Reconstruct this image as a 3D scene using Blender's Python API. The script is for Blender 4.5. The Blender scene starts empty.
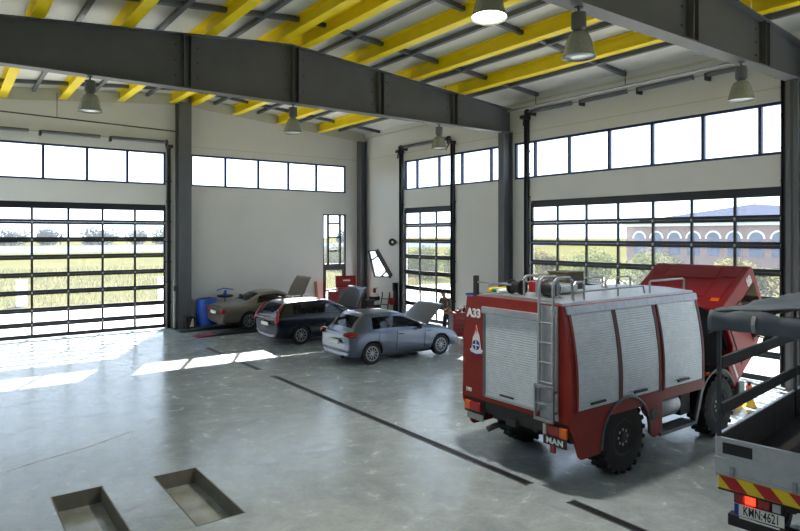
import bpy, bmesh, math, random
from mathutils import Vector, Matrix
R = math.radians
rnd = random.Random(7)
S = bpy.context.scene
COL = S.collection

# ------------------------------------------------------------------ camera, sky, sun, exposure
cam_d = bpy.data.cameras.new('camera')
cam = bpy.data.objects.new('camera', cam_d); COL.objects.link(cam)
cam.location = (0, 0, 3.7); cam.rotation_euler = (R(90), 0, R(-36.33))
cam_d.sensor_width = 36; cam_d.lens = 625 / 800 * 36; cam_d.shift_y = -30.5 / 800
cam_d.clip_end = 2000
S.camera = cam
W = bpy.data.worlds.new('sky'); S.world = W; W.use_nodes = True
wn, wl = W.node_tree.nodes, W.node_tree.links
bg = wn['Background']
tc = wn.new('ShaderNodeTexCoord'); sx = wn.new('ShaderNodeSeparateXYZ'); cr = wn.new('ShaderNodeValToRGB')
wl.new(tc.outputs['Generated'], sx.inputs[0]); wl.new(sx.outputs['Z'], cr.inputs[0]); wl.new(cr.outputs[0], bg.inputs[0])
cr.color_ramp.elements[0].color = (0.74, 0.87, 1.0, 1); cr.color_ramp.elements[0].position = 0.0
cr.color_ramp.elements[1].color = (0.45, 0.66, 1.0, 1); cr.color_ramp.elements[1].position = 0.8
bg.inputs[1].default_value = 2.1
sun_d = bpy.data.lights.new('sun', 'SUN'); sun_d.energy = 22.0; sun_d.angle = R(0.6); sun_d.color = (1.0, 0.96, 0.90)
sun = bpy.data.objects.new('sun', sun_d); COL.objects.link(sun)
sun.rotation_euler = Vector((-0.63, -1.19, -1.0)).to_track_quat('-Z', 'Y').to_euler(); sun.location = (20, 40, 30)
S.view_settings.view_transform = 'Standard'; S.view_settings.look = 'None'
S.view_settings.gamma = 1.0; S.view_settings.use_curve_mapping = False
S.view_settings.exposure = 0.80

# ------------------------------------------------------------------ materials
def lin(c):
    return tuple(((v / 255) / 12.92 if v / 255 <= 0.04045 else ((v / 255 + 0.055) / 1.055) ** 2.4) for v in c)
def mat(name, rgb, rough=0.5, metal=0.0, var=0.06, scale=6.0, bump=0.0, bscale=40.0, coat=0.0, spec=None, emit=None, estr=0.0):
    m = bpy.data.materials.new(name); m.use_nodes = True
    n, l = m.node_tree.nodes, m.node_tree.links
    b = n['Principled BSDF']
    c = lin(rgb)
    b.inputs['Roughness'].default_value = rough; b.inputs['Metallic'].default_value = metal
    if coat: b.inputs['Coat Weight'].default_value = coat; b.inputs['Coat Roughness'].default_value = 0.05
    if spec is not None: b.inputs['Specular IOR Level'].default_value = spec
    t = n.new('ShaderNodeTexCoord')
    nz = n.new('ShaderNodeTexNoise'); nz.inputs['Scale'].default_value = scale; nz.inputs['Detail'].default_value = 4
    l.new(t.outputs['Object'], nz.inputs['Vector'])
    r = n.new('ShaderNodeValToRGB')
    r.color_ramp.elements[0].position = 0.3; r.color_ramp.elements[1].position = 0.7
    r.color_ramp.elements[0].color = (*[v * (1 - var) for v in c], 1)
    r.color_ramp.elements[1].color = (*[min(1, v * (1 + var)) for v in c], 1)
    l.new(nz.outputs['Fac'], r.inputs[0]); l.new(r.outputs[0], b.inputs['Base Color'])
    if bump:
        nb = n.new('ShaderNodeTexNoise'); nb.inputs['Scale'].default_value = bscale; nb.inputs['Detail'].default_value = 3
        l.new(t.outputs['Object'], nb.inputs['Vector'])
        bp = n.new('ShaderNodeBump'); bp.inputs['Strength'].default_value = bump; bp.inputs['Distance'].default_value = 0.02
        l.new(nb.outputs['Fac'], bp.inputs['Height']); l.new(bp.outputs[0], b.inputs['Normal'])
    if emit:
        b.inputs['Emission Color'].default_value = (*lin(emit), 1); b.inputs['Emission Strength'].default_value = estr
    return m
def glass_mat(name, tint, through, rough=0.02, hz=0.0, veil=0.5):
    m = bpy.data.materials.new(name); m.use_nodes = True
    n, l = m.node_tree.nodes, m.node_tree.links
    for x in list(n): n.remove(x)
    o = n.new('ShaderNodeOutputMaterial'); tr = n.new('ShaderNodeBsdfTransparent'); df = n.new('ShaderNodeBsdfDiffuse'); tl = n.new('ShaderNodeBsdfTranslucent')
    gl = n.new('ShaderNodeBsdfGlossy'); m0 = n.new('ShaderNodeMixShader'); m1 = n.new('ShaderNodeMixShader'); m2 = n.new('ShaderNodeMixShader'); lw = n.new('ShaderNodeLayerWeight')
    pw = n.new('ShaderNodeMath'); pw.operation = 'POWER'; pw.inputs[1].default_value = 5; ml = n.new('ShaderNodeMath'); ml.operation = 'MULTIPLY_ADD'; ml.inputs[1].default_value = .6; ml.inputs[2].default_value = .03
    lw.inputs[0].default_value = 0.5
    tr.inputs[0].default_value = (*[through] * 3, 1); df.inputs[0].default_value = (*tint, 1); tl.inputs[0].default_value = (*tint, 1); gl.inputs[1].default_value = rough
    m0.inputs[0].default_value = veil; l.new(df.outputs[0], m0.inputs[1]); l.new(tl.outputs[0], m0.inputs[2])
    m1.inputs[0].default_value = hz
    l.new(tr.outputs[0], m1.inputs[1]); l.new(m0.outputs[0], m1.inputs[2])
    l.new(lw.outputs['Facing'], pw.inputs[0]); l.new(pw.outputs[0], ml.inputs[0])
    l.new(ml.outputs[0], m2.inputs[0]); l.new(m1.outputs[0], m2.inputs[1]); l.new(gl.outputs[0], m2.inputs[2]); l.new(m2.outputs[0], o.inputs[0])
    return m

def wave_bump(m, axis, scale, strength, dist=0.01):
    n, l = m.node_tree.nodes, m.node_tree.links
    t = n.new('ShaderNodeTexCoord'); w = n.new('ShaderNodeTexWave'); w.bands_direction = axis
    w.inputs['Scale'].default_value = scale
    l.new(t.outputs['Object'], w.inputs['Vector'])
    bp = n.new('ShaderNodeBump'); bp.inputs['Strength'].default_value = strength; bp.inputs['Distance'].default_value = dist
    l.new(w.outputs['Fac'], bp.inputs['Height']); l.new(bp.outputs[0], n['Principled BSDF'].inputs['Normal'])

M = {}
M['wall'] = mat('white_wall_panel', (214, 215, 213), 0.7, var=0.03, scale=0.6, bump=0.05, bscale=30)
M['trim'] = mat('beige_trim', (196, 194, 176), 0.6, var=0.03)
M['deck'] = mat('roof_deck_panel', (214, 214, 206), 0.6, var=0.05, scale=1.5)
M['steel'] = mat('grey_painted_steel', (92, 95, 100), 0.5, var=0.06, scale=2)
M['steel_dark'] = mat('dark_steel', (46, 48, 52), 0.5, var=0.08)
M['yellow'] = mat('yellow_painted_steel', (250, 222, 0), 0.45, var=0.04, scale=1.5)
M['frame'] = mat('navy_aluminium_frame', (16, 32, 78), 0.4, var=0.05)
M['frame_black'] = mat('black_aluminium_frame', (16, 19, 27), 0.4, var=0.05)
M['galv'] = mat('galvanised_steel', (150, 153, 156), 0.4, 0.6, var=0.12, scale=14)
M['alu'] = mat('bare_aluminium', (176, 180, 184), 0.35, 0.7, var=0.08, scale=10)
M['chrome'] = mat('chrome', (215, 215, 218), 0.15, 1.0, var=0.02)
M['glass'] = glass_mat('clear_glazing', (0.85, 0.9, 1.0), 0.97, hz=0.018, veil=0.9)
M['frost'] = glass_mat('frosted_glazing', (0.9, 0.92, 0.95), 0.95, rough=0.3, hz=0.8, veil=0.95)
M['carglass'] = glass_mat('tinted_car_glass', (0.01, 0.012, 0.015), 0.45, hz=0.45, veil=0.0)
M['rubber'] = mat('black_rubber', (30, 30, 31), 0.85, var=0.15, bump=0.3)
M['cover'] = mat('matt_black_cover', (18, 18, 19), 0.95, var=0.15, spec=0.1)
M['black'] = mat('black_plastic', (22, 22, 24), 0.5, var=0.1)
M['dark'] = mat('dark_grimy_metal', (38, 36, 35), 0.65, var=0.25, scale=12, bump=0.2)
M['red'] = mat('fire_engine_red', (132, 34, 26), 0.45, var=0.09, scale=3, spec=0.3)
M['redcab'] = mat('red_cab_paint', (136, 12, 28), 0.45, var=0.06, scale=3, spec=0.3)
M['shutter'] = mat('aluminium_roller_shutter', (196, 202, 206), 0.42, 0.35, var=0.07, scale=8); wave_bump(M['shutter'], 'Z', 8.5, 0.55, 0.012)
M['brownred'] = mat('weathered_dark_red', (86, 34, 30), 0.6, var=0.2)
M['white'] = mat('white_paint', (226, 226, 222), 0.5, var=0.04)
M['lamp_red'] = mat('red_lamp_lens', (150, 12, 12), 0.2, var=0.05, coat=0.5)
M['lamp_lit'] = mat('lit_tail_lamp', (255, 30, 16), 0.3, emit=(255, 30, 14), estr=5)
M['lamp_orange'] = mat('orange_lamp_lens', (226, 96, 14), 0.25, var=0.05, coat=0.5)
M['lamp_clear'] = mat('clear_lamp_lens', (190, 195, 195), 0.15, var=0.05, coat=0.5)
M['blue'] = mat('blue_plastic', (22, 82, 190), 0.4, var=0.08)
M['bluedeep'] = mat('deep_blue_ink', (24, 52, 140), 0.5)
M['toolred'] = mat('red_tool_chest_paint', (140, 12, 24), 0.4, var=0.06, coat=0.1)
M['canvas'] = mat('grey_tarpaulin', (78, 85, 92), 0.65, var=0.14, scale=4, bump=0.35, bscale=9)
M['wood'] = mat('worn_dark_boards', (58, 50, 44), 0.75, var=0.2, scale=7, bump=0.2)
M['olive'] = mat('olive_wooden_box', (72, 66, 44), 0.7, var=0.15)
M['silver'] = mat('silver_car_paint', (92, 100, 116), 0.3, 0.5, var=0.02, coat=0.7)
M['navy'] = mat('dark_blue_car_paint', (16, 20, 34), 0.22, 0.0, var=0.03, coat=0.15)
M['beigecar'] = mat('champagne_car_paint', (108, 99, 86), 0.3, 0.5, var=0.03, coat=0.7)
M['hoodlining'] = mat('grey_bonnet_lining', (92, 92, 88), 0.8, var=0.12)
M['tan'] = mat('tan_board', (150, 122, 92), 0.7, var=0.1)
M['plate'] = mat('white_number_plate', (226, 226, 214), 0.4, var=0.02)
M['stripe_yellow'] = mat('reflective_yellow', (232, 196, 30), 0.4, var=0.04)
M['stripe_red'] = mat('reflective_red', (176, 26, 36), 0.4, var=0.04)
M['seat'] = mat('dark_seat_fabric', (48, 48, 52), 0.9, var=0.1)
M['skin'] = mat('skin', (196, 146, 118), 0.55, var=0.05)
M['jacket'] = mat('grey_work_jacket', (92, 88, 80), 0.85, var=0.12, scale=12)
M['trousers'] = mat('dark_work_trousers', (40, 44, 58), 0.85, var=0.12)
M['hair'] = mat('dark_hair', (30, 24, 20), 0.7)
M['reflector'] = mat('prismatic_reflector', (150, 154, 142), 0.25, 0.1, var=0.12, scale=25)
M['lit'] = mat('lit_lamp_glass', (255, 255, 255), 0.4, emit=(255, 250, 240), estr=7)
M['lens'] = mat('lamp_glass', (205, 215, 220), 0.12, var=0.2, scale=30)
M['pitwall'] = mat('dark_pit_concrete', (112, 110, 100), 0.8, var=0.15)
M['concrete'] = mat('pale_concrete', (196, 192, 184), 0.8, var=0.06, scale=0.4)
M['asphalt'] = mat('grey_road', (84, 92, 112), 0.85, var=0.06, spec=0)
M['puddle'] = mat('oily_water', (158, 160, 148), 0.25, var=0.25, scale=3)
M['brick'] = mat('pale_brick', (140, 116, 110), 0.8, var=0.08, scale=2)
M['roof'] = mat('dark_metal_roof', (66, 72, 88), 0.9, var=0.05, spec=0.0)
M['archglass'] = mat('arched_window_glass', (92, 100, 122), 0.3, var=0.2, scale=1)
M['leaf'] = mat('olive_green_leaves', (62, 72, 36), 0.8, var=0.3, scale=2, spec=0.1)
M['leaf2'] = mat('dry_pale_leaves', (88, 82, 48), 0.8, var=0.3, scale=2, spec=0.1)
M['leaf3'] = mat('haze_tinted_far_leaves', (66, 80, 84), 0.9, var=0.2, scale=1, spec=0.1)
def leafy(name, rgb, var=0.3, tr=0.45):
    m = mat(name, rgb, 0.85, var=var, scale=2, spec=0.1); n, l = m.node_tree.nodes, m.node_tree.links
    b = n['Principled BSDF']; t = n.new('ShaderNodeBsdfTranslucent'); x = n.new('ShaderNodeMixShader'); x.inputs[0].default_value = tr
    l.new(b.inputs['Base Color'].links[0].from_socket, t.inputs[0]); l.new(b.outputs[0], x.inputs[1]); l.new(t.outputs[0], x.inputs[2]); l.new(x.outputs[0], n['Material Output'].inputs[0])
    return m
M['leaf'] = leafy('olive_green_leaves', (84, 92, 52)); M['leaf2'] = leafy('dry_pale_leaves', (104, 100, 66)); M['leaf3'] = leafy('haze_tinted_far_leaves', (84, 94, 98))  # far leaves carry distance haze in their colour
M['blade'] = leafy('meadow_blades', (86, 90, 50)); M['blade_dry'] = leafy('dry_meadow_blades', (100, 92, 60))
M['bark'] = mat('bark', (84, 70, 56), 0.9, var=0.2)
M['hillfar'] = mat('far_hazy_hill', (120, 132, 150), 0.95, var=0.1, scale=0.01)

def floor_material():
    m = bpy.data.materials.new('worn_glossy_floor_coating'); m.use_nodes = True
    n, l = m.node_tree.nodes, m.node_tree.links; b = n['Principled BSDF']
    t = n.new('ShaderNodeTexCoord')
    def noise(sc, det, rough=0.5, dist=0.0):
        x = n.new('ShaderNodeTexNoise'); x.inputs['Scale'].default_value = sc; x.inputs['Detail'].default_value = det; x.inputs['Roughness'].default_value = rough; x.inputs['Distortion'].default_value = dist
        l.new(t.outputs['Object'], x.inputs['Vector']); return x
    def ramp(src, p0, c0, p1, c1):
        r = n.new('ShaderNodeValToRGB'); e = r.color_ramp.elements; e[0].position = p0; e[1].position = p1; e[0].color = (*c0, 1); e[1].color = (*c1, 1)
        l.new(src.outputs['Fac'], r.inputs[0]); return r
    big = noise(0.45, 6, 0.62, .4); mid = noise(2.6, 9, 0.72, .6); fine = noise(16, 6, 0.7)
    r1 = ramp(big, .32, lin((148, 157, 157)), .70, lin((180, 188, 187)))
    r2 = ramp(mid, .36, (.66, .66, .64), .60, (1.06, 1.06, 1.06)); r3 = ramp(fine, .3, (.86, .86, .85), .7, (1.08, 1.08, 1.08))
    m1 = n.new('ShaderNodeMix'); m1.data_type = 'RGBA'; m1.blend_type = 'MULTIPLY'; m1.inputs[0].default_value = .55
    m2 = n.new('ShaderNodeMix'); m2.data_type = 'RGBA'; m2.blend_type = 'MULTIPLY'; m2.inputs[0].default_value = .6
    l.new(r1.outputs[0], m1.inputs[6]); l.new(r2.outputs[0], m1.inputs[7]); l.new(m1.outputs[2], m2.inputs[6]); l.new(r3.outputs[0], m2.inputs[7])
    l.new(m2.outputs[2], b.inputs['Base Color'])
    rr = n.new('ShaderNodeMapRange'); rr.inputs[1].default_value = .34; rr.inputs[2].default_value = .66; rr.inputs[3].default_value = .07; rr.inputs[4].default_value = .30
    l.new(mid.outputs['Fac'], rr.inputs[0]); l.new(rr.outputs[0], b.inputs['Roughness'])
    b.inputs['Specular IOR Level'].default_value = 0.5
    bp = n.new('ShaderNodeBump'); bp.inputs['Strength'].default_value = 0.22; bp.inputs['Distance'].default_value = 0.02
    n4 = noise(5, 7, .65, .5); l.new(n4.outputs['Fac'], bp.inputs['Height']); l.new(bp.outputs[0], b.inputs['Normal'])
    return m
M['floor'] = floor_material()
def grass_material():
    m = bpy.data.materials.new('meadow_ground'); m.use_nodes = True
    n, l = m.node_tree.nodes, m.node_tree.links; b = n['Principled BSDF']; b.inputs['Roughness'].default_value = 0.9; b.inputs['Specular IOR Level'].default_value = 0
    t = n.new('ShaderNodeTexCoord'); a = n.new('ShaderNodeTexNoise'); a.inputs['Scale'].default_value = 0.22; a.inputs['Detail'].default_value = 9; a.inputs['Roughness'].default_value = 0.68
    l.new(t.outputs['Object'], a.inputs['Vector']); r = n.new('ShaderNodeValToRGB')
    e = r.color_ramp.elements; e[0].position = 0.34; e[0].color = (*lin((62, 68, 38)), 1); e[1].position = 0.62; e[1].color = (*lin((92, 84, 54)), 1)
    x = e.new(0.48); x.color = (*lin((78, 78, 44)), 1)
    l.new(a.outputs['Fac'], r.inputs[0]); l.new(r.outputs[0], b.inputs['Base Color'])
    return m
M['grass'] = grass_material()

# ------------------------------------------------------------------ mesh helpers
class MB:
    def __init__(s): s.v = []; s.f = []; s.m = []
    def add(s, vs, fs, mi=0):
        o = len(s.v); s.v += [tuple(v) for v in vs]
        for f in fs: s.f.append([i + o for i in f]); s.m.append(mi)
        return s
    def box(s, x0, x1, y0, y1, z0, z1, mi=0, T=None):
        vs = [(x, y, z) for z in (z0, z1) for y in (y0, y1) for x in (x0, x1)]
        if T: vs = [T @ Vector(v) for v in vs]
        return s.add(vs, [(0, 2, 3, 1), (4, 5, 7, 6), (0, 1, 5, 4), (2, 6, 7, 3), (0, 4, 6, 2), (1, 3, 7, 5)], mi)
    def hexa(s, p, mi=0):
        return s.add(p, [(0, 3, 2, 1), (4, 5, 6, 7), (0, 1, 5, 4), (1, 2, 6, 5), (2, 3, 7, 6), (3, 0, 4, 7)], mi)
    def prism(s, poly, axis, a, b, mi=0):
        def P(u, w, t): return (t, u, w) if axis == 'x' else ((u, t, w) if axis == 'y' else (u, w, t))
        n = len(poly)
        vs = [P(u, w, a) for u, w in poly] + [P(u, w, b) for u, w in poly]
        fs = [list(range(n))[::-1], [n + i for i in range(n)]] + [(i, (i + 1) % n, n + (i + 1) % n, n + i) for i in range(n)]
        return s.add(vs, fs, mi)
    def tube(s, pts, r, seg=8, mi=0, caps=True):
        pts = [Vector(p) for p in pts]; rs = r if isinstance(r, (list, tuple)) else [r] * len(pts)
        rings = []; up = None
        for i, p in enumerate(pts):
            d = (pts[min(i + 1, len(pts) - 1)] - pts[max(i - 1, 0)]).normalized()
            if up is None:
                up = Vector((0, 0, 1)) if abs(d.z) < 0.9 else Vector((1, 0, 0))
            a = d.cross(up)
            if a.length < 1e-4: a = d.cross(Vector((0, 1, 0)))
            a.normalize(); b = a.cross(d).normalized(); up = b
            rings.append([p + (a * math.cos(2 * math.pi * k / seg) + b * math.sin(2 * math.pi * k / seg)) * rs[i] for k in range(seg)])
        vs = [v for rg in rings for v in rg]; fs = []
        for i in range(len(pts) - 1):
            for k in range(seg):
                fs.append((i * seg + k, i * seg + (k + 1) % seg, (i + 1) * seg + (k + 1) % seg, (i + 1) * seg + k))
        if caps: fs += [list(range(seg))[::-1], [(len(pts) - 1) * seg + k for k in range(seg)]]
        return s.add(vs, fs, mi)
    def lathe(s, prof, c=(0, 0, 0), axis='z', seg=24, mi=0, T=None):
        vs = []; c = Vector(c)
        for r, h in prof:
            for k in range(seg):
                a = 2 * math.pi * k / seg; u, w = r * math.cos(a), r * math.sin(a)
                p = Vector((u, w, h)) if axis == 'z' else (Vector((w, h, u)) if axis == 'y' else Vector((h, u, w)))
                vs.append((T @ (p + c)) if T else p + c)
        fs = []
        for i in range(len(prof) - 1):
            for k in range(seg): fs.append((i * seg + k, i * seg + (k + 1) % seg, (i + 1) * seg + (k + 1) % seg, (i + 1) * seg + k))
        if prof[0][0] > 1e-4: fs.append(list(range(seg))[::-1])
        if prof[-1][0] > 1e-4: fs.append([(len(prof) - 1) * seg + k for k in range(seg)])
        return s.add(vs, fs, mi)
    def build(s, name, mats, parent=None, smooth=False, bevel=0.0, loc=None, rot=None):
        me = bpy.data.meshes.new(name); me.from_pydata(s.v, [], s.f)
        bm = bmesh.new(); bm.from_mesh(me); bmesh.ops.recalc_face_normals(bm, faces=bm.faces); bm.to_mesh(me); bm.free()
        for x in (mats if isinstance(mats, (list, tuple)) else [mats]): me.materials.append(x)
        me.polygons.foreach_set('material_index', s.m)
        if smooth is True: me.polygons.foreach_set('use_smooth', [True] * len(me.polygons))
        elif smooth: me.shade_smooth(); me.set_sharp_from_angle(angle=R(smooth))
        o = bpy.data.objects.new(name, me); COL.objects.link(o)
        if parent: o.parent = parent
        if loc: o.location = loc
        if rot: o.rotation_euler = rot
        if bevel:
            b = o.modifiers.new('bevel', 'BEVEL'); b.width = bevel; b.segments = 2; b.limit_method = 'ANGLE'; b.angle_limit = R(40)
        return o
def tag(o, label=None, cat=None, group=None, kind=None):
    if label: o['label'] = label
    if cat: o['category'] = cat
    if group: o['group'] = group
    if kind: o['kind'] = kind
    return o
def thing(name, label, cat, loc=(0, 0, 0), rz=0.0, group=None, kind=None):
    o = bpy.data.objects.new(name, None); COL.objects.link(o); o.empty_display_size = 0.2
    o.location = loc; o.rotation_euler = (0, 0, rz)
    return tag(o, label, cat, group, kind)
def struct(o, label, cat): return tag(o, label, cat, None, 'structure')
def copy_tree(o, parent=None):
    c = o.copy(); COL.objects.link(c)
    if parent: c.parent = parent
    for ch in list(o.children): copy_tree(ch, c)
    return c
def text_mesh(body, size, name, material, parent, loc, rot, depth=0.004, bold=0.0, space=1.0, sx=1.0):
    cu = bpy.data.curves.new(name, 'FONT'); cu.body = body; cu.size = size; cu.extrude = depth; cu.offset = bold
    cu.align_x = 'CENTER'; cu.align_y = 'CENTER'; cu.space_character = space
    t = bpy.data.objects.new(name + '_curve', cu); COL.objects.link(t)
    dg = bpy.context.evaluated_depsgraph_get(); me = bpy.data.meshes.new_from_object(t.evaluated_get(dg))
    bpy.data.objects.remove(t); bpy.data.curves.remove(cu)
    me.materials.clear(); me.materials.append(material)
    o = bpy.data.objects.new(name, me); COL.objects.link(o); o.parent = parent; o.location = loc; o.rotation_euler = rot; o.scale = (sx, 1, 1)
    return o
ORD = ['first', 'second', 'third', 'fourth', 'fifth', 'sixth', 'seventh', 'eighth', 'ninth', 'tenth', 'eleventh', 'twelfth', 'thirteenth', 'fourteenth', 'fifteenth', 'sixteenth', 'seventeenth', 'eighteenth', 'nineteenth', 'twentieth']

# ------------------------------------------------------------------ the hall
XL, XR, YN, YB, XM = -0.95, 16.65, -12.7, 25.6, 7.85
ROWS_Y = [6.4, 15.9]
def beam_z(x): return 9.0 - 0.088 * abs(x - XM)
def deck_z(x): return beam_z(x) + 0.38

def wall_mesh(axis, plane, out, u0, u1, holes, thick=0.2, gable=False):
    us = sorted(set([u0, u1] + [h[0] for h in holes] + [h[1] for h in holes] + ([XM] if gable else [])))
    zs = sorted(set([0.0, 7.6] + [h[2] for h in holes] + [h[3] for h in holes]))
    b = MB()
    def P(u, t, z): return (u, plane + t * out, z) if axis == 'y' else (plane + t * out, u, z)
    def cell(a, c, z0, z1a, z1c):
        b.hexa([P(a, 0, z0), P(c, 0, z0), P(c, thick, z0), P(a, thick, z0), P(a, 0, z1a), P(c, 0, z1c), P(c, thick, z1c), P(a, thick, z1a)])
    for a, c in zip(us, us[1:]):
        for z0, z1 in zip(zs, zs[1:]):
            um, zm = (a + c) / 2, (z0 + z1) / 2
            if any(h[0] < um < h[1] and h[2] < zm < h[3] for h in holes): continue
            cell(a, c, z0, z1, z1)
        if gable: cell(a, c, 7.6, deck_z(a), deck_z(c))
        else: cell(a, c, 7.6, deck_z(plane), deck_z(plane))
    return b
D1 = (0.31, 7.24)          # left sectional door in the back wall (x range)
SZ = (5.69, 7.0)
SLIM = (14.37, 15.62, 0.0, 4.68)
back_holes = [(D1[0], D1[1], 0, 4.9), (0.08, 7.24, *SZ), (8.24, 15.62, *SZ), SLIM]
o = wall_mesh('y', YB, 1, XL, XR, back_holes, gable=True).build('wall_back', M['wall']); struct(o, 'tall white panelled gable wall behind the parked cars', 'wall')
DR = [(6.79, 14.93), (19.04, 22.34), (-2.3, 5.84), (-11.8, -3.66)]
SR = [(6.62, 15.7), (16.45, 22.34), (-2.9, 6.2), (-12.3, -3.4)]
VENT = (23.2, 25.25, 1.62, 3.05)
right_holes = [(a, b, 0, 4.9) for a, b in DR] + [(a, b, *SZ) for a, b in SR] + [VENT]
o = wall_mesh('x', XR, 1, YN - .2, YB + .2, right_holes).build('wall_right', M['wall']); struct(o, 'long white panelled wall with big glazed doors behind the red fire truck', 'wall')
LW = [(16.3, 25.0), (6.8, 15.5), (-2.7, 6.0), (-12.2, -3.5)]
left_holes = [(a, b, *SZ) for a, b in LW]
o = wall_mesh('x', XL, -1, YN - .2, YB + .2, left_holes).build('wall_left', M['wall']); struct(o, 'white panelled wall on the left beyond the frame', 'wall')
NW = [(0.1, 7.2), (8.4, 15.6)]
o = wall_mesh('y', YN, -1, XL, XR, [(a, b, *SZ) for a, b in NW], gable=True).build('wall_near', M['wall']); struct(o, 'white gable wall behind the camera', 'wall')

# floor with two sunken pits
PITS = [(1.25, 1.92, 8.1, 10.03), (2.62, 3.28, 7.92, 9.95)]
us = sorted(set([XL, XR] + [p[0] for p in PITS] + [p[1] for p in PITS])); vs_ = sorted(set([YN, YB] + [p[2] for p in PITS] + [p[3] for p in PITS]))
b = MB()
for a, c in zip(us, us[1:]):
    for d, e in zip(vs_, vs_[1:]):
        if any(p[0] < (a + c) / 2 < p[1] and p[2] < (d + e) / 2 < p[3] for p in PITS): continue
        b.box(a, c, d, e, -0.3, 0.0)
# thresholds below door openings
b.box(D1[0], D1[1], YB, YB + .2, -0.3, 0)
for a, c in DR: b.box(XR, XR + .2, a, c, -0.3, 0)
b.box(SLIM[0], SLIM[1], YB, YB + .2, -0.3, 0)
o = b.build('floor', M['floor']); struct(o, 'glossy worn grey-green workshop floor', 'floor')
for k, p in enumerate(PITS):
    t = thing('sunken_pit', ['left one of two shallow rectangular pits in the floor with wet bottom', 'right one of two shallow rectangular pits in the floor with wet bottom'][k], 'floor pit', ((p[0] + p[1]) / 2, (p[2] + p[3]) / 2, -0.3), group='shallow pits sunk in the floor')
    w, l_ = (p[1] - p[0]) / 2, (p[3] - p[2]) / 2
    MB().box(-w, w, -l_, l_, 0.0, 0.06).build('pit_base', M['concrete'], t)
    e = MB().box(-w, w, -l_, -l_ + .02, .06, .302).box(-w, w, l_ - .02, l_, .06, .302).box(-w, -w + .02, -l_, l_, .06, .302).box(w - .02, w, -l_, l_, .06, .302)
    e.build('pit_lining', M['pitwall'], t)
    MB().box(-w + .02, w - .02, -l_ + .02, l_ - .02, .06, .07).build('water', M['puddle'], t)
# pale seam across the floor
b = MB().tube([(-0.9, 10.75, -.004), (0.12, 11.2, -.004), (1.23, 11.7, -.004), (2.05, 12.0, -.004), (2.95, 12.5, -.004)], 0.012, 6)
o = b.build('trim_1', M['white']); struct(o, 'pale filled seam running across the floor', 'floor seam')

# drain channels
for k, (y0, y1, lab) in enumerate([(16.1, 20.27, 'far short drain channel in the floor behind the silver hatchback'), (6.33, 15.2, 'long dark drain channel running up the middle of the floor'), (1.5, 5.6, 'near drain channel at the bottom edge beside the second truck')]):
    t = thing('floor_drain', lab, 'drain', (7.05, (y0 + y1) / 2, 0), group='slotted floor drains in one line')
    h = (y1 - y0) / 2
    MB().box(-.085, -.06, -h, h, 0, .006).box(.06, .085, -h, h, 0, .006).box(-.085, .085, -h, -h + .03, 0, .006).box(-.085, .085, h - .03, h, 0, .006).build('drain_frame', M['steel'], t)
    MB().box(-.06, .06, -h + .03, h - .03, 0, .003).build('drain_slot', M['black'], t)
    g = MB(); y = -h + .1
    while y < h - .1: g.box(-.06, .06, y, y + .03, .003, .006); y += .11
    g.build('grate', M['black'], t)

# ceiling deck
b = MB()
for xa, xb in ((XL - .2, XM), (XM, XR + .2)):
    b.hexa([(xa, YN - .2, deck_z(xa)), (xb, YN - .2, deck_z(xb)), (xb, YB + .2, deck_z(xb)), (xa, YB + .2, deck_z(xa)),
            (xa, YN - .2, deck_z(xa) + .15), (xb, YN - .2, deck_z(xb) + .15), (xb, YB + .2, deck_z(xb) + .15), (xa, YB + .2, deck_z(xa) + .15)])
def deck_material(m):
    n, l = m.node_tree.nodes, m.node_tree.links
    t = n.new('ShaderNodeTexCoord'); w = n.new('ShaderNodeTexWave'); w.bands_direction = 'Y'; w.wave_profile = 'SAW'; w.inputs['Scale'].default_value = 0.31
    l.new(t.outputs['Object'], w.inputs['Vector']); bp = n.new('ShaderNodeBump'); bp.inputs['Strength'].default_value = 0.5; bp.inputs['Distance'].default_value = 0.03
    l.new(w.outputs['Fac'], bp.inputs['Height']); l.new(bp.outputs[0], n['Principled BSDF'].inputs['Normal'])
deck_material(M['deck'])
o = b.build('ceiling', M['deck']); struct(o, 'pale panelled roof underside above yellow beams', 'ceiling')

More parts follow.
